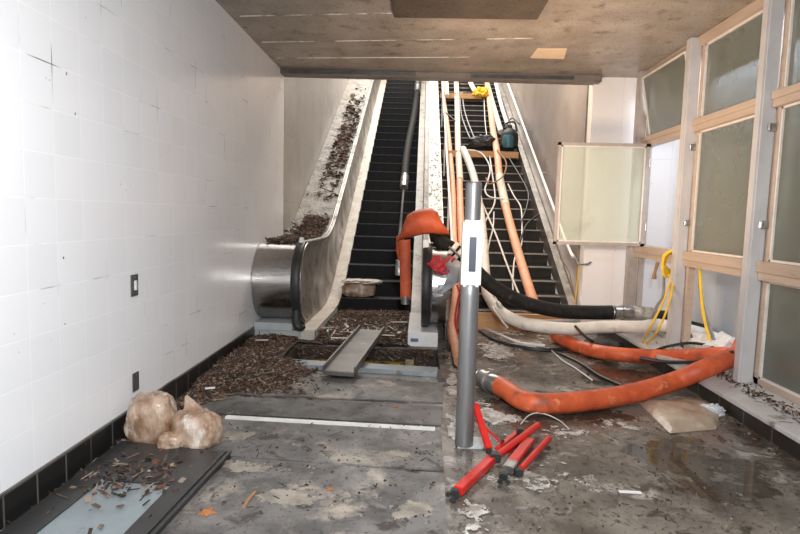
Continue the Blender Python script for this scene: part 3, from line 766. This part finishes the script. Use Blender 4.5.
litter('paper_litter', 130, fw, .020, 'white paper and plastic shreds on the mulch before the escalator steps', 'paperchips', .5, 21)

# ------------------------------------------------------------------ ceiling fittings
o = root('ceiling_hatch', (.3, 4.75, ZC), 'dark brown sagging ceiling board with torn white edge, top of view', 'hatch')
make('board', G().box((-.27, 3.9, ZC-.045), (.93, 4.88, ZC-.001)), 'hatch', o, bevel=.004)
g = G(); r = random.Random(3)
for i in range(26):
    x = -.27+1.2*(i+r.random())/26*.95
    if .1 < (x+.27)/1.2 < .85 and r.random() < .75:
        y = 4.89+r.uniform(-.004, .012); g.box((x, y, ZC-.03), (x+r.uniform(.02, .07), y+.012, ZC-.002))
make('torn_edge', g, 'plaster', o)
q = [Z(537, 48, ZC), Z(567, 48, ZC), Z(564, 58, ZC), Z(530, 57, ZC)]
o = make('ceiling_reflection', G().slab([(p.x, p.y) for p in q], ZC-.012, ZC-.001), 'ivory', bevel=.003); tag(o, 'pale square reflection on the brown ceiling, right side, built as a thin sheet', 'painted reflection')  # thin pale sheet standing in for a patch of reflected light

# wall plates
def wplate(y0, y1, z0, z1, white, label):
    o = root('wall_plate', (XL, (y0+y1)/2, z0), label, 'wall plate')
    make('plate', G().box((XL, y0, z0), (XL+.008, y1, z1)), 'plateplug', o, bevel=.002)
    if white: make('switch', G().box((XL+.008, (y0+y1)/2-.013, (z0+z1)/2-.03), (XL+.016, (y0+y1)/2+.013, (z0+z1)/2+.03)), 'whitepaint', o, bevel=.003)
    make('screw', G().lathe([(.001, 0), (.004, 0), (.004, .002), (.001, .003)], (0, 0, 0), 8), 'couple', o).matrix_local = Matrix.Translation(Vector((XL+.009, (y0+y1)/2, z1-.015))-Vector(o.location)) @ Matrix.Rotation(math.pi/2, 4, 'Y')
wplate(3.25, 3.33, .825, .955, True, 'grey wall plate with a white switch, upper of two on the left wall')
wplate(3.25, 3.32, .24, .355, False, 'plain grey blank wall plate low on the left wall above the bags')

# ------------------------------------------------------------------ steel pole with card reader
bx, by = .30, 3.22
o = root('reader_pole', (bx, by, 0), 'free-standing steel pole with a white reader panel and dark slot, mid-floor', 'pole')
R = .054
g = G().lathe([(R, .012), (R, .90), (R*.98, .955), (R*.80, .975), (.02, .978)], (bx, by, 0), 32)
make('lower_tube', g, 'pole', o, smooth=True)
g = G(); pr = []
zb, zt = .955, 1.335
g.prism([(by-.056, zb), (by+.05, zb), (by+.05, zt), (by-.045, zt)], bx-.056, bx+.056)
rd = make('reader_housing', g, 'whitepaint', o, bevel=.012)
make('slot_window', G().box((bx-.017, by-.063, zb+.09), (bx+.022, by-.044, zb+.285)), 'readergrey', rd, bevel=.002)
g = G().lathe([(.02, zt-.005), (R*.84, zt), (R*.84, 1.53), (R*.80, 1.545), (R*.70, 1.55), (.01, 1.551)], (bx, by, 0), 32)
make('upper_tube', g, 'pole', o, smooth=True)
make('base_plate', G().box((bx-.04, by-.04, .0), (bx+.13, by+.12, .012)), 'plinth', o, bevel=.002)

# ------------------------------------------------------------------ hoses
def hose(name, pts, r, m, label, cat='hose', flat=1, seg=16, ends=None, ridge=0, res=8):
    P = [Vector(p) for p in pts]
    o = root(name, tuple(P[0]), label, cat)
    make('tube', G().tube(P, r, seg, flat, res, ridge=ridge), m, o, smooth=True)
    for e in (ends or []):
        a, b, rr = e
        a = Vector(a); b = Vector(b); d = (b-a)
        g = G().tube([a, a+d*.08, a+d*.1, a+d*.45, a+d*.47, a+d*.55, a+d*.57, a+d*.95, b], [rr*.95, rr*1.02, rr*.94, rr*.94, rr*1.08, rr*1.08, rr*.94, rr*.98, rr*.9], 18, straight=True)
        make('coupling', g, 'couple', o, smooth=True)
    return o
# near orange hose
hp = [Z(498, 385, .08), Z(508, 391, .08), Z(520, 399, .08), Z(534, 403, .08), Z(552, 403.5, .08), Z(575, 402, .08), Z(608, 398, .08), Z(640, 391.5, .09), Z(675, 381, .13), Y(704, 369, 4.28), Y(736, 355, 4.52), (2.75, 4.72, .36), (2.95, 4.9, .34)]
hose('orange_hose', hp, .072, 'orange', 'near orange hose curving from a steel coupling across the wet floor to the window kerb', ends=[(Z(480, 377, .08), Z(499, 386, .08), .075)])
# far orange hose
hp = [Z(556, 336, .07), Z(572, 344, .07), Z(595, 351, .08), Z(625, 355, .10), Y(655, 356.5, 5.22), Y(690, 356.5, 4.95), Y(722, 355, 4.72), (2.8, 4.74, .23), (2.98, 4.8, .23)]
hose('orange_hose', hp, .068, 'orange', 'far orange hose lying below the cream hose, running out under the window')
# cream hose
hp = [S(457, 148, .28)]
hp = [S(463, 149, .22), S(468, 160, .24), S(474, 178, .24), S(480, 210, .26), S(483, 240, .28), Y(486, 285, 6.9), Y(491, 300, 6.45), Y(502, 313, 6.15), Y(520, 322, 5.95), Y(545, 327, 5.85), Y(575, 329, 5.8), Y(605, 327, 5.8), Y(640, 327, 5.75), (2.5, 5.8, .29), (2.8, 5.62, .26), (3.0, 5.3, .2)]
hose('cream_hose', hp, .066, 'whitehose', 'grimy cream hose sweeping from the stairs across the floor to the window sill')
# thick black hose
bp_ = [Vector((.12, 6.15, 1.14)), Vector((.25, 6.12, 1.16)), Y(440, 241, 6.05), Y(458, 253, 6.0), Y(482, 277, 6.0), Y(500, 291, 6.0), Y(528, 304, 6.02), Y(560, 311, 6.05), Y(590, 312.5, 6.05), Y(614, 312.5, 6.05)]
hose('black_hose', bp_, .077, 'hoseblack', 'thick black hose sagging from the right newel to the window opening', ends=[(Y(611, 312.5, 6.05), Y(633, 313, 6.05), .078)])
e0 = Y(633, 313, 6.05)
o = make('foil_joint', G().tube([e0, Y(638, 313, 6.05), Y(643, 314.5, 6.05), Y(650, 315, 6.03), Y(656, 316, 6.02)], [.072, .085, .08, .086, .066], 16), 'foil', smooth=True)
tag(o, 'crumpled foil-taped joint between two black hose lengths below the open sash', 'joint')
hose('black_hose', [Y(655, 316, 6.02), Y(672, 318, 5.98), (2.85, 5.9, .27), (3.02, 5.8, .24)], .066, 'hoseblack', 'short black hose length beyond the foil joint, passing through the window')
# black hose down the escalator
hp = [E(419, 70, .30), E(417, 92, .22), E(414, 115, .20), E(409, 140, .2), E(406, 160, .2), E(404.5, 178, .22)]
hose('black_hose', hp, [.075]*6, 'hoseblack', 'long black hose hanging down the escalator steps near the right side', ends=[(E(418, 82, .25), E(417.3, 92, .24), .085), (E(404.8, 176, .22), E(403.8, 188, .22), .08)])
o = make('steel_rod', G().tube([E(403.6, 189, .2), E(401, 220, .35), Y(399, 242, 6.6)], .022, 8), 'chan', smooth=True); tag(o, 'thin dark pipe between the black hose coupling and the draped orange hose', 'pipe')
# orange hose draped over the right newel
def flatpath(pts, wds, th, m, name, parent):
    """flattened fabric sleeve: width vectors given"""
    g = G(); vs = []; n = 10
    for p, wv, nv in pts:
        p = Vector(p); wv = Vector(wv); nv = Vector(nv)
        for k in range(n):
            a = 2*math.pi*k/n; vs.append(p+wv*math.cos(a)+nv*math.sin(a))
    fs = []
    for i in range(len(pts)-1):
        for k in range(n): fs.append((i*n+k, i*n+(k+1) % n, (i+1)*n+(k+1) % n, (i+1)*n+k))
    fs += [tuple(range(n-1, -1, -1)), tuple(range((len(pts)-1)*n, len(pts)*n))]
    return make(name, g.add(vs, fs), m, parent, smooth=True)
o = root('draped_hose', (.0, 5.95, 1.1), 'flattened orange hose draped over the right newel of the escalator', 'hose')
def W(u, v, y): return Y(u, v, y)
seq = [(405.5, 298, .055, 0, .03), (405.5, 275, .055, 0, .03), (405, 252, .057, 0, .035), (404.5, 240, .06, .01, .04)]
pts = [(W(u, v, 5.76), (a, 0, b), (0, c, 0)) for u, v, a, b, c in seq]
flatpath(pts, 0, 0, 'rust', 'hanging_leg', o)
seq = [(402, 262, .035, 0, .03), (399.5, 250, .04, 0, .03), (400.5, 236, .045, 0, .04)]
pts = [(W(u, v, 6.02), (a, 0, b), (0, c, 0)) for u, v, a, b, c in seq]
flatpath(pts, 0, 0, 'rust', 'hanging_leg', o)
seq = [(400, 234, .03, .085, .05), (405, 227, .02, .125, .10), (413, 224, .0, .135, .13), (423, 221.5, 0, .135, .15), (432, 221, -.01, .135, .14), (440, 223.5, -.03, .12, .12), (446, 228, -.05, .07, .07)]
pts = [(W(u, v, 5.90), (a, 0, b), (0, c, 0)) for u, v, a, b, c in seq]
pts = [(p, wv, nv) for p, wv, nv in pts]
flatpath(pts, 0, 0, 'rust', 'draped_sleeve', o)
for (a, b, rr) in ((W(405.5, 296, 5.76), W(405.5, 304, 5.76), .045), (W(399.5, 260, 6.02), W(399, 275, 6.02), .045)):
    make('coupling', G().tube([a, a.lerp(b, .4), a.lerp(b, .45), b], [rr*.9, rr*.9, rr, rr], 16, straight=True), 'couple', o, smooth=True)

# hoses and cables on the stairs
r_ = .045
hose('salmon_hose', [S(442, 70, .14), S(444, 100, .14), S(447, 122, .14), S(450, 150, .14), S(453, 190, .16), S(454, 235, .18), Y(456, 270, 6.9), Y(455, 300, 6.3), Y(452, 325, 5.95), Z(455, 345, .06), Z(459, 362, .06)], .045, 'salmon', 'leftmost salmon hose running down the stairs beside the escalator to the pole')
hose('cream_hose', [S(456, 78, .16), S(457, 100, .16), S(458, 145, .16), S(460, 180, .16)], .06, 'cream', 'pale cream hose down the left part of the upper stairs')
hose('salmon_hose', [S(459.5, 181, .17), S(460.5, 215, .18), S(462, 250, .18), Y(463, 290, 6.7), Z(466, 322, .06), Z(470, 350, .06)], .055, 'salmon', 'salmon hose coming down just behind the steel pole')
hose('salmon_hose', [S(487, 82, .14), S(490, 105, .14), S(493, 130, .15), S(497, 152, .20), S(500, 180, .15), S(506, 208, .14), S(514, 238, .13), S(524, 272, .13), S(533, 300, .12), Z(541, 319, .06), Z(548, 326, .055)], .065, 'salmon', 'wide salmon hose slanting down the middle of the stairs')
o = make('hose_sleeve', G().tube([S(499.6, 176, .15), S(500, 180, .15), S(505.6, 206, .14)], .071, 14), 'cream', smooth=True); tag(o, 'cream sleeve section on the wide salmon hose in the middle of the stairs', 'sleeve')
hose('white_hose', [S(467, 74, .15), S(473, 88, .15), S(480, 97, .15)], .06, 'whitehose', 'short white hose crossing to the yellow knot at the top of the stairs')
hose('white_hose', [S(485, 74, .12), S(491, 98, .12), S(498, 122, .12), S(501, 132, .12)], .06, 'whitehose', 'left of two white hoses above the black pump on the stairs')
hose('white_hose', [S(494, 76, .12), S(501, 104, .12), S(508, 126, .12)], .045, 'whitehose', 'right of two white hoses above the black pump on the stairs')
hose('cream_hose', [S(446, 72, .4), S(446.5, 84, .4), S(447, 96, .4)], .05, 'cream', 'pale yellow hose end at the very top left of the stairs')
def cable(pts, r, m, label, name='cable', cat='cable', seg=7):
    o = make(name, G().tube(pts, r, seg, 1, 8), m, smooth=True); tag(o, label, cat); return o
def SS(l, off=.10): return [S(u, v, off) for u, v in l]
cable(SS([(460, 92), (461, 112), (465, 126), (470, 138)]), .014, 'wiregrey', 'grey cable curving down between the two upper planks, left one')
cable(SS([(462, 92), (464, 108), (468, 122), (474, 137)]), .014, 'wiregrey', 'grey cable curving down between the two upper planks, right one')
cable(SS([(484, 98), (485, 120), (487, 138)]), .010, 'wire', 'thin white cable falling straight from the upper plank to the pump')
cable(SS([(466, 150), (476, 151), (484, 156), (490, 168), (488, 180), (485, 190), (490, 197), (506, 199)], .22), .014, 'wire', 'white cable looped over the lower plank and round the wide salmon hose')
cable(SS([(497, 150), (506, 162), (503, 176), (490, 184), (486, 178)], .30), .013, 'twine', 'brown cord looped round the salmon hose beside the pump')
cable(SS([(489, 152), (492, 172), (495, 200), (488, 216), (483, 226)], .14), .014, 'wire', 'white cable falling from the plank to the steel pole')
cable(SS([(482, 203), (490, 221), (498, 240), (506, 262), (515, 285), (524, 305)], .16), .014, 'wire', 'long white cable slanting from the pole down across the lower stairs')
cable(SS([(494, 212), (493, 228), (489, 244), (487, 262), (492, 283)], .14), .011, 'wire', 'thin white cable bowing left on the lower stairs')
cable(SS([(508, 184), (514, 196), (521, 208), (522, 232), (521, 246), (515, 258), (513, 276), (513, 292)], .12), .012, 'wire', 'white cable hanging right of the wide salmon hose')
cable(SS([(520, 241), (526, 226), (534, 218), (540, 214)], .14), .015, 'black', 'black cable branching to the right edge of the stairs')
cable(SS([(509, 158), (520, 176), (528, 192), (527, 206), (521, 222)], .16), .012, 'black', 'black cable trailing from the pump down the right of the stairs')
cable(SS([(443, 110), (452, 118), (459, 124)], .2), .014, 'black', 'short black cable tied round the leftmost salmon hose')
cable(SS([(505, 128), (512, 118), (520, 124), (521, 112)], .4), .014, 'black', 'tangled black cable on top of the pump')
# pump and bundle on the stairs
def blob(name, c, sx, sy, sz, m, label, cat, seed=0, amp=.18, flatb=True, sq=2.6, fr=2.2, rotz=0, parent=None, rotm=None, fine=.0):
    bm = bmesh.new(); bmesh.ops.create_icosphere(bm, subdivisions=4, radius=1)
    RZ = Matrix.Rotation(rotz, 3, 'Z')
    for v in bm.verts:
        p = v.co.copy(); k = (abs(p.x)**sq+abs(p.y)**sq+abs(p.z)**sq)**(-1/sq); q = p*k
        nn = noise.noise(p*fr+Vector((seed, seed, 0)))*amp+noise.noise(p*fr*3.1+Vector((seed, 3, 0)))*amp*.45
        nn += fine*(abs(noise.noise(Vector((p.x*fr*3+p.z*2, p.y*fr*3, p.z*fr*.8))+Vector((seed*2, 3, 9))))-.25)
        q = q*(1+nn); q = Vector((q.x*sx, q.y*sy, q.z*sz))
        if flatb and q.z < -sz*.8: q.z = -sz*.8
        v.co = RZ @ q
    zm = min(v.co.z for v in bm.verts)
    vs = [v.co+Vector(c)+Vector((0, 0, -zm)) for v in bm.verts]; fs = [tuple(v.index for v in f.verts) for f in bm.faces]
    bm.free(); g = G().add(vs, fs); o = make(name, g, m, parent, smooth=True)
    if not parent: tag(o, label, cat)
    return o
p = S(509, 152, .12)
rp = root('pump', tuple(p), 'black pump with a teal side standing on the lower plank of the stairs', 'pump')
pb = make('body', G().lathe([(.12, 0), (.17, .03), (.18, .16), (.17, .28), (.12, .36), (.05, .40), (.04, .46)], (p.x+.02, p.y+.15, p.z+.08), 20), 'black', rp, smooth=True)
make('teal_shell', G().lathe([(.10, .0), (.115, .03), (.115, .20), (.09, .25)], (p.x-.02, p.y+.04, p.z+.08), 18), 'blue', rp, smooth=True)
make('handle', G().tube([(p.x-.10, p.y+.15, p.z+.40), (p.x-.08, p.y+.15, p.z+.56), (p.x+.10, p.y+.15, p.z+.60), (p.x+.16, p.y+.15, p.z+.42)], .018, 8), 'black', rp, smooth=True)
p = S(483, 147, .14)
blob('black_sack', (p.x, p.y+.1, p.z), .24, .12, .13, 'black', 'low black bundle on the stairs left of the pump', 'bundle', 4, .3, fine=.3)
for i, lab in enumerate(['yellow rag knotted at the end of the white hose high on the stairs']):
    p = S(481, 97, .16); blob('yellow_rag', (p.x, p.y, p.z), .16, .1, .12, 'yellow', lab, 'rag', 2, .5, fine=.5)

# cables and clutter on the floor near the stair foot
cable([Z(482, 327, .012), Z(500, 335, .012), Z(520, 343, .012), Z(545, 346, .012)], .018, 'wire', 'white cable lying in front of the cream hose bend')
cable([Z(480, 331, .014), Z(497, 341, .014), Z(520, 347, .014), Z(548, 350, .014), Z(590, 347, .014), Z(630, 345, .014)], .02, 'black', 'black cable lying on the floor in front of the cream hose')
cable([Z(488, 303, .03)]+[Y(497, 302, 6.3), Y(505, 312, 6.2), Y(520, 318, 6.15), Y(545, 321, 6.2), Y(580, 320, 6.2)], .02, 'wire', 'grey-white cable running above the cream hose past the board')
cable([Y(495, 293, 6.4), Y(492, 305, 6.3), Y(500, 318, 5.75), Y(508, 328, 5.7)], .010, 'wire', 'thin pale cable hooked round the cream hose')
cable([Z(555, 352, .012), Z(570, 358, .012), Z(585, 366, .012), Z(600, 376, .012), Z(622, 386, .012)], .014, 'black', 'black cable crossing the wet floor between the orange hoses')
cable([Z(551, 350, .01), Z(562, 360, .01), Z(575, 368, .01), Z(592, 380, .01)], .008, 'wire', 'thin white cable crossing the wet floor between the orange hoses')
cable([Z(521, 424, .008), Z(528, 416, .02), Z(537, 413, .03), Z(548, 415, .02), Z(560, 421, .008), Z(569, 429, .006)], .004, 'wire', 'thin white wire emerging in front of the near orange hose')
cable([Y(575, 326, 5.65), Y(590, 340, 5.5), Z(605, 342, .05), Z(640, 344, .03)], .014, 'black', 'black cable looped over the cream hose right of centre')
cable([Z(652, 352, .10), Y(665, 347, 5.15), Y(690, 343, 5.05), Y(712, 347, 4.95), Y(722, 356, 4.9)], .013, 'black', 'black cable arched over the far orange hose by the window post')
cable([Y(640, 358, 4.98), Y(668, 362, 4.86), Y(700, 361, 4.6), Y(733, 352, 4.4)], .016, 'black', 'black cable lying between the two orange hoses at the kerb')
cable([Y(560, 258, 6.9), Y(569, 272, 6.9), Y(575, 300, 6.85)], .006, 'twine', 'thin brown cord hanging from the bent wall bar', 'cord', 'cord')
cable([Y(579, 264, 6.9), Y(577, 285, 6.88), Y(575, 303, 6.85)], .008, 'yellow', 'thin yellow cord hanging from the bent wall bar', 'cord', 'cord')
# rope by the post
o = root('rope_coil', (2.40, 5.5, 1.0), 'bright yellow rope coil hung on the middle rail behind the window post', 'rope coil')
c0 = Y(669, 262, 5.56)
for k in range(5):
    rr = .085+.012*k; g = G()
    P = [(c0.x-.008*k+.02+rr*.70*math.cos(a), c0.y-.024*k+.012*math.sin(a*2+k), c0.z+rr*math.sin(a+.25*math.sin(k*2))+.014*math.cos(a*3+k)) for a in [2*math.pi*i/14 for i in range(15)]]
    make('loop', g.tube(P, .013, 7, 1, 3), 'yellow', o, smooth=True)
cable([(c0.x+.02, c0.y-.06, c0.z-.10), Y(664, 300, 5.35), Y(650, 328, 5.3), Z(640, 347, .06)], .010, 'yellow', 'left strand of yellow rope falling from the coil to the floor', 'rope', 'rope')
cable([(c0.x+.03, c0.y-.06, c0.z-.10), Y(670, 300, 5.3), Y(657, 332, 5.25), Z(642, 347, .06)], .010, 'yellow', 'right strand of yellow rope falling from the coil to the floor', 'rope', 'rope')
cable([Y(658, 262, 5.7), Y(655, 272, 5.7), Y(654, 279, 5.7)], [.02, .014, .024], 'twine', 'frayed brown twine tuft hanging beside the yellow rope coil', 'twine', 'twine')
cable([Y(664, 275, 5.7), Y(663, 295, 5.7), Y(657, 306, 5.7), Y(652, 318, 5.8)], .014, 'wiregrey', 'grey cable hanging below the yellow rope coil')
cable([(2.62, 5.30, .93), (2.63, 5.2, .55), (2.66, 5.05, .22)], .014, 'yellow', 'dull yellow rope slanting down behind the window post', 'rope', 'rope')
cable([(2.64, 5.34, .93), (2.66, 5.28, .6), (2.7, 5.1, .3)], .016, 'wiregrey', 'grey cable slanting down behind the window post')
o = blob('cloth_heap', (2.78, 5.15, .0), .25, .28, .18, 'whitehose', 'crumpled off-white cloth lying beyond the window kerb behind the orange hoses', 'cloth', 6, .25, fine=.25)
o = blob('black_bucket_lid', (1.86, 5.62, 0), .19, .10, .09, 'black', 'low dark lump under the cream hose by the window kerb', 'lump', 8, .15)
# dark pipe against the window behind post
cable([Z(448, 351, .0), Y(447, 325, 5.35), Y(448, 300, 5.42)], .016, 'steel', 'thin upright steel rod left of the pole by the newel', 'rod', 'rod', 8)

# ------------------------------------------------------------------ clutter on right newel
g = G(); r = random.Random(11)
o = root('red_cord_bundle', (.2, 5.9, 1.0), 'tangled red cord bundle on top of the right newel beside the pole', 'cord bundle')
for k in range(6):
    c = Y(438+r.uniform(-4, 5), 266+r.uniform(-5, 5), 5.56)
    P = []
    for i in range(9):
        a = i*.9+k; P.append(c+Vector((.075*math.cos(a)*r.uniform(.4, 1), .02*math.sin(a*2), .06*math.sin(a)*r.uniform(.4, 1))))
    make('loop', G().tube(P, .009, 6, 1, 4), 'redwire', o, smooth=True)
for a, b in (((437, 268), (451, 256)), ((441, 272), (455, 258))):
    make('stick', G().tube([Y(*a, 5.54), Y(*b, 5.52)], .013, 8, straight=True), 'redwire', o, smooth=True)
o = root('metal_clamp', (.35, 5.6, 1.1), 'grey metal clamp around the black hose beside the reader pole', 'clamp')
a = Y(452, 249, 5.86); bq = Y(462, 262, 5.86)
make('band', G().obox(Y(449, 254, 5.86), Y(458, 243, 5.86), .05, .02, up=(0, 1, 0)), 'couple', o)
make('band', G().obox(Y(454, 259, 5.86), Y(463, 249, 5.86), .05, .02, up=(0, 1, 0)), 'couple', o)
make('bolt', G().tube([Y(449, 247, 5.83), Y(461, 257, 5.83)], .012, 8, straight=True), 'couple', o)
# white sheet
o = None
vs = []; fs = []; nu, nv = 10, 14
A = [(452, 256), (463, 264), (461, 280), (452, 288), (440, 294)]; B = [(446, 266), (448, 276), (444, 284), (438, 288), (432, 291)]
for i in range(nv+1):
    t = i/nv*4; k = min(int(t), 3); f = t-k
    a = Vector((A[k][0]*(1-f)+A[k+1][0]*f, A[k][1]*(1-f)+A[k+1][1]*f)); b = Vector((B[k][0]*(1-f)+B[k+1][0]*f, B[k][1]*(1-f)+B[k+1][1]*f))
    for j in range(nu+1):
        s = j/nu; p = a.lerp(b, s); d = 5.50+.04*math.sin(s*7+i*.5)+.03*math.sin(i*.9)
        vs.append(Y(p.x, p.y, d))
for i in range(nv):
    for j in range(nu): fs.append((i*(nu+1)+j, i*(nu+1)+j+1, (i+1)*(nu+1)+j+1, (i+1)*(nu+1)+j))
n0 = len(vs); vs2 = [v+Vector((0, .006, 0)) for v in vs]
g = G().add(vs, fs); g.add(vs2, [tuple(reversed(f)) for f in fs])
o = make('plastic_sheet', g, 'clear', smooth=True); tag(o, 'crumpled white plastic sheet hanging between the right newel and the pole', 'sheet')
cable([Y(462, 285, 5.3), Y(458, 300, 5.3), Y(455, 320, 5.3), Y(458, 335, 5.3)], .009, 'redwire', 'thin red cord hanging beside the left side of the pole')
cable([Y(457, 285, 5.34), Y(461, 300, 5.34), Y(457, 322, 5.34)], .009, 'redwire', 'second thin red cord crossing behind the first, left of the pole')
lb = make('newel_label', G().box((.20, 5.63, .55), (.25, 5.65, .67)), 'whitepaint', esc); 
make('label_print', G().box((.207, 5.627, .57), (.243, 5.631, .65)), 'labelink', lb)

# ------------------------------------------------------------------ folded red stand
o = root('folding_stand', tuple(Z(490, 460)), 'collapsed red tubular stand with black joints lying at the foot of the pole', 'folding stand')
def bar(a, b, w, h, m='red', name='tube', rnd_=False):
    if rnd_: return make(name, G().tube([a, b], w/2, 12, straight=True), m, o, smooth=True)
    return make(name, G().obox(a, b, w, h), m, o, bevel=.004)
def blk(p, s, name='joint'): return make(name, G().box((p.x-s*.6, p.y-s*.6, max(.002, p.z-s*.5)), (p.x+s*.6, p.y+s*.6, p.z+s*.5)), 'black', o, bevel=.006)
a, b = Z(458, 491, .03), Z(493, 458, .035)
bar(a, b, .05, .04, name='leg')
blk(Z(455, 493, .03), .035, 'foot'); blk(Z(448, 494, .02), .022, 'foot_clip'); blk(Z(453, 499, .02), .025, 'foot_clip')
blk(Z(495, 457, .045), .05)
bar(Z(498, 455, .05), Z(538, 425, .05), .042, .042, rnd_=True, name='leg')
bar(Z(497, 449, .03), Z(520, 430, .03), .03, .022, name='leg')
blk(Z(520, 431, .05), .035)
bar(Z(489, 449, .07), Z(475, 404, .25), .036, .03, name='brace')
blk(Z(489, 451, .06), .03)
bar(Z(478, 421, .16), Z(501, 442, .05), .012, .012, name='strut')
blk(Z(502, 441, .05), .022)
bar(Z(511, 464, .03), Z(530, 440, .03), .055, .03, name='leg')
make('sleeve', G().obox(Z(508, 470, .035), Z(513, 463, .035), .06, .038), 'couple', o, bevel=.004)
blk(Z(503, 476, .03), .035, 'foot'); blk(Z(500, 481, .02), .022, 'foot_clip'); blk(Z(508, 482, .02), .02, 'foot_clip')
bar(Z(521, 469, .035), Z(549, 438, .035), .036, .036, rnd_=True, name='leg')
blk(Z(519, 472, .03), .035)
bar(Z(508, 453, .02), Z(521, 438, .02), .02, .015, name='strut')

# ------------------------------------------------------------------ bags
def bag(c, sx, sy, sz, label, seed, rz, m='poly', tie=None):
    o = root('sandbag', c, label, 'sandbag')
    blob('sack', c, sx, sy, sz, m, '', '', seed, .09, sq=2.9, fr=1.7, rotz=rz, parent=o, fine=.15)
    if tie:
        t = Vector(tie); b = Vector(c)+Vector((0, 0, sz*1.5))
        P = [b, b.lerp(t, .5), t]
        make('knotted_neck', G().tube(P, [sx*.55, sx*.30, sx*.06], 12, .4), m, o, smooth=True)
    return o
bag((-1.53, 3.13, .0), .135, .125, .155, 'larger upright muddy plastic sandbag leaning on the left wall base', 3, .3)
bag((-1.25, 3.08, .0), .145, .11, .115, 'slumped muddy plastic sandbag with a peaked neck, right of its neighbour', 9, -.35, tie=(-1.34, 3.16, .265))
blob('sandbag_lobe', (-1.36, 3.0, 0), .07, .06, .06, 'poly', 'small twisted corner of clear bag between the two muddy sandbags', 'bag', 5, .2)
bag((-.83, 7.80, .203), .235, .13, .11, 'torn muddy sandbag lying on a low escalator step', 6, .1)
blob('torn_wrap', (-.80, 7.78, .395), .26, .15, .028, 'paper', 'white torn plastic flap over the sandbag on the escalator', 'plastic', 12, .35, fine=.3)
q = [Z(638, 403), Z(700, 399), Z(722, 410), Z(716, 430), Z(670, 434)]
def flatbag(q, h, m, label, seed):
    cx = sum(p.x for p in q)/len(q); cy = sum(p.y for p in q)/len(q); g = G(); n = 14; K = len(q); ring = []
    out = []
    for i in range(K):
        for t in (0, .25, .5, .75): p = q[i].lerp(q[(i+1) % K], t); out.append(p)
    N_ = len(out); vs = []
    for k in range(n+1):
        s = 1-k/n
        for p in out:
            x = cx+(p.x-cx)*s; y = cy+(p.y-cy)*s
            z = .004+h*(1-s**4)*(1+.35*noise.noise(Vector((x*9, y*9, seed))))
            vs.append((x, y, z))
    fs = [(k*N_+i, k*N_+(i+1) % N_, (k+1)*N_+(i+1) % N_, (k+1)*N_+i) for k in range(n) for i in range(N_)]
    fs.append(tuple(range(N_-1, -1, -1)))
    o = make('sandbag', g.add(vs, fs), m, smooth=True); tag(o, label, 'sandbag'); return o
flatbag(q, .05, 'sand', 'flat wet tan sandbag lying on the floor near the right kerb', 2)
blob('plastic_scrap', (2.12, 3.95, 0), .07, .05, .035, 'clear', 'clear plastic scrap at the kerb end of the flat sandbag', 'plastic', 3, .4, fine=.4)
# small scraps
def scrap(u, v, l, wd, ang, label, z=.014, m='paper', th=.004):
    p = Z(u, v, z); d = Vector((math.cos(ang), math.sin(ang), 0))*l/2
    o = make('scrap', G().obox(p-d, p+d, wd, th), m); tag(o, label, 'scrap')
scrap(630, 492, .11, .022, 0, 'small white strip of litter on the near right floor', .006, 'whitepaint')
scrap(210, 388, .07, .04, .4, 'small white scrap on the mulch by the left wall', .05, 'whitepaint')
scrap(345, 338, .28, .03, .1, 'torn white strip on the mulch left of the metal channel', .13)
scrap(385, 335, .2, .03, -.1, 'torn white strip on the mulch right of the metal channel', .13)
scrap(400, 322, .16, .04, .2, 'pale paper scrap nearest the escalator steps', .12)
scrap(262, 340, .12, .05, .2, 'pale crumpled paper at the foot of the left plinth', .12)
for u, v, s, lab in ((207, 512, .045, 'rust-orange maple leaf on the near floor plate'), (330, 489, .02, 'small tan leaf on the middle of the near floor plate'), (395, 406, .025, 'orange leaf near the black seam of the floor plates')):
    p = Z(u, v, .016); P = []
    for i in range(10):
        a = i*math.pi/5; rr = s*(1 if i % 2 == 0 else .45); P.append((p.x+rr*math.cos(a), p.y+rr*math.sin(a)))
    o = make('leaf', G().slab(P, .0125, .017), 'leafm'); tag(o, lab, 'leaf')
p = Z(248, 500, .018)
o = make('stick', G().tube([Z(244, 507, .02), Z(249, 499, .02), Z(255, 492, .02)], .008, 7), 'twine', smooth=True); tag(o, 'short brown stick on the nearest floor plate', 'stick')

GR = {'hose': 'flood hoses on stairs, escalator and floor', 'cable': 'loose cables', 'plank': 'planks across the stairs', 'floor plate': 'metal floor plates', 'sandbag': 'sandbags', 'rope': 'yellow ropes', 'leaf': 'fallen leaves', 'scrap': 'litter scraps', 'wall plate': 'wall plates', 'handrail': 'stair handrails', 'debris': 'flood debris', 'cord': 'thin cords'}
for o in list(bpy.data.objects):
    if o.get('category') in GR and 'group' not in o: o['group'] = GR[o['category']]
for o in list(bpy.data.objects):
    if '_root' in o: del o['_root']
    if 'label' in o and o['label'] == '': del o['label']
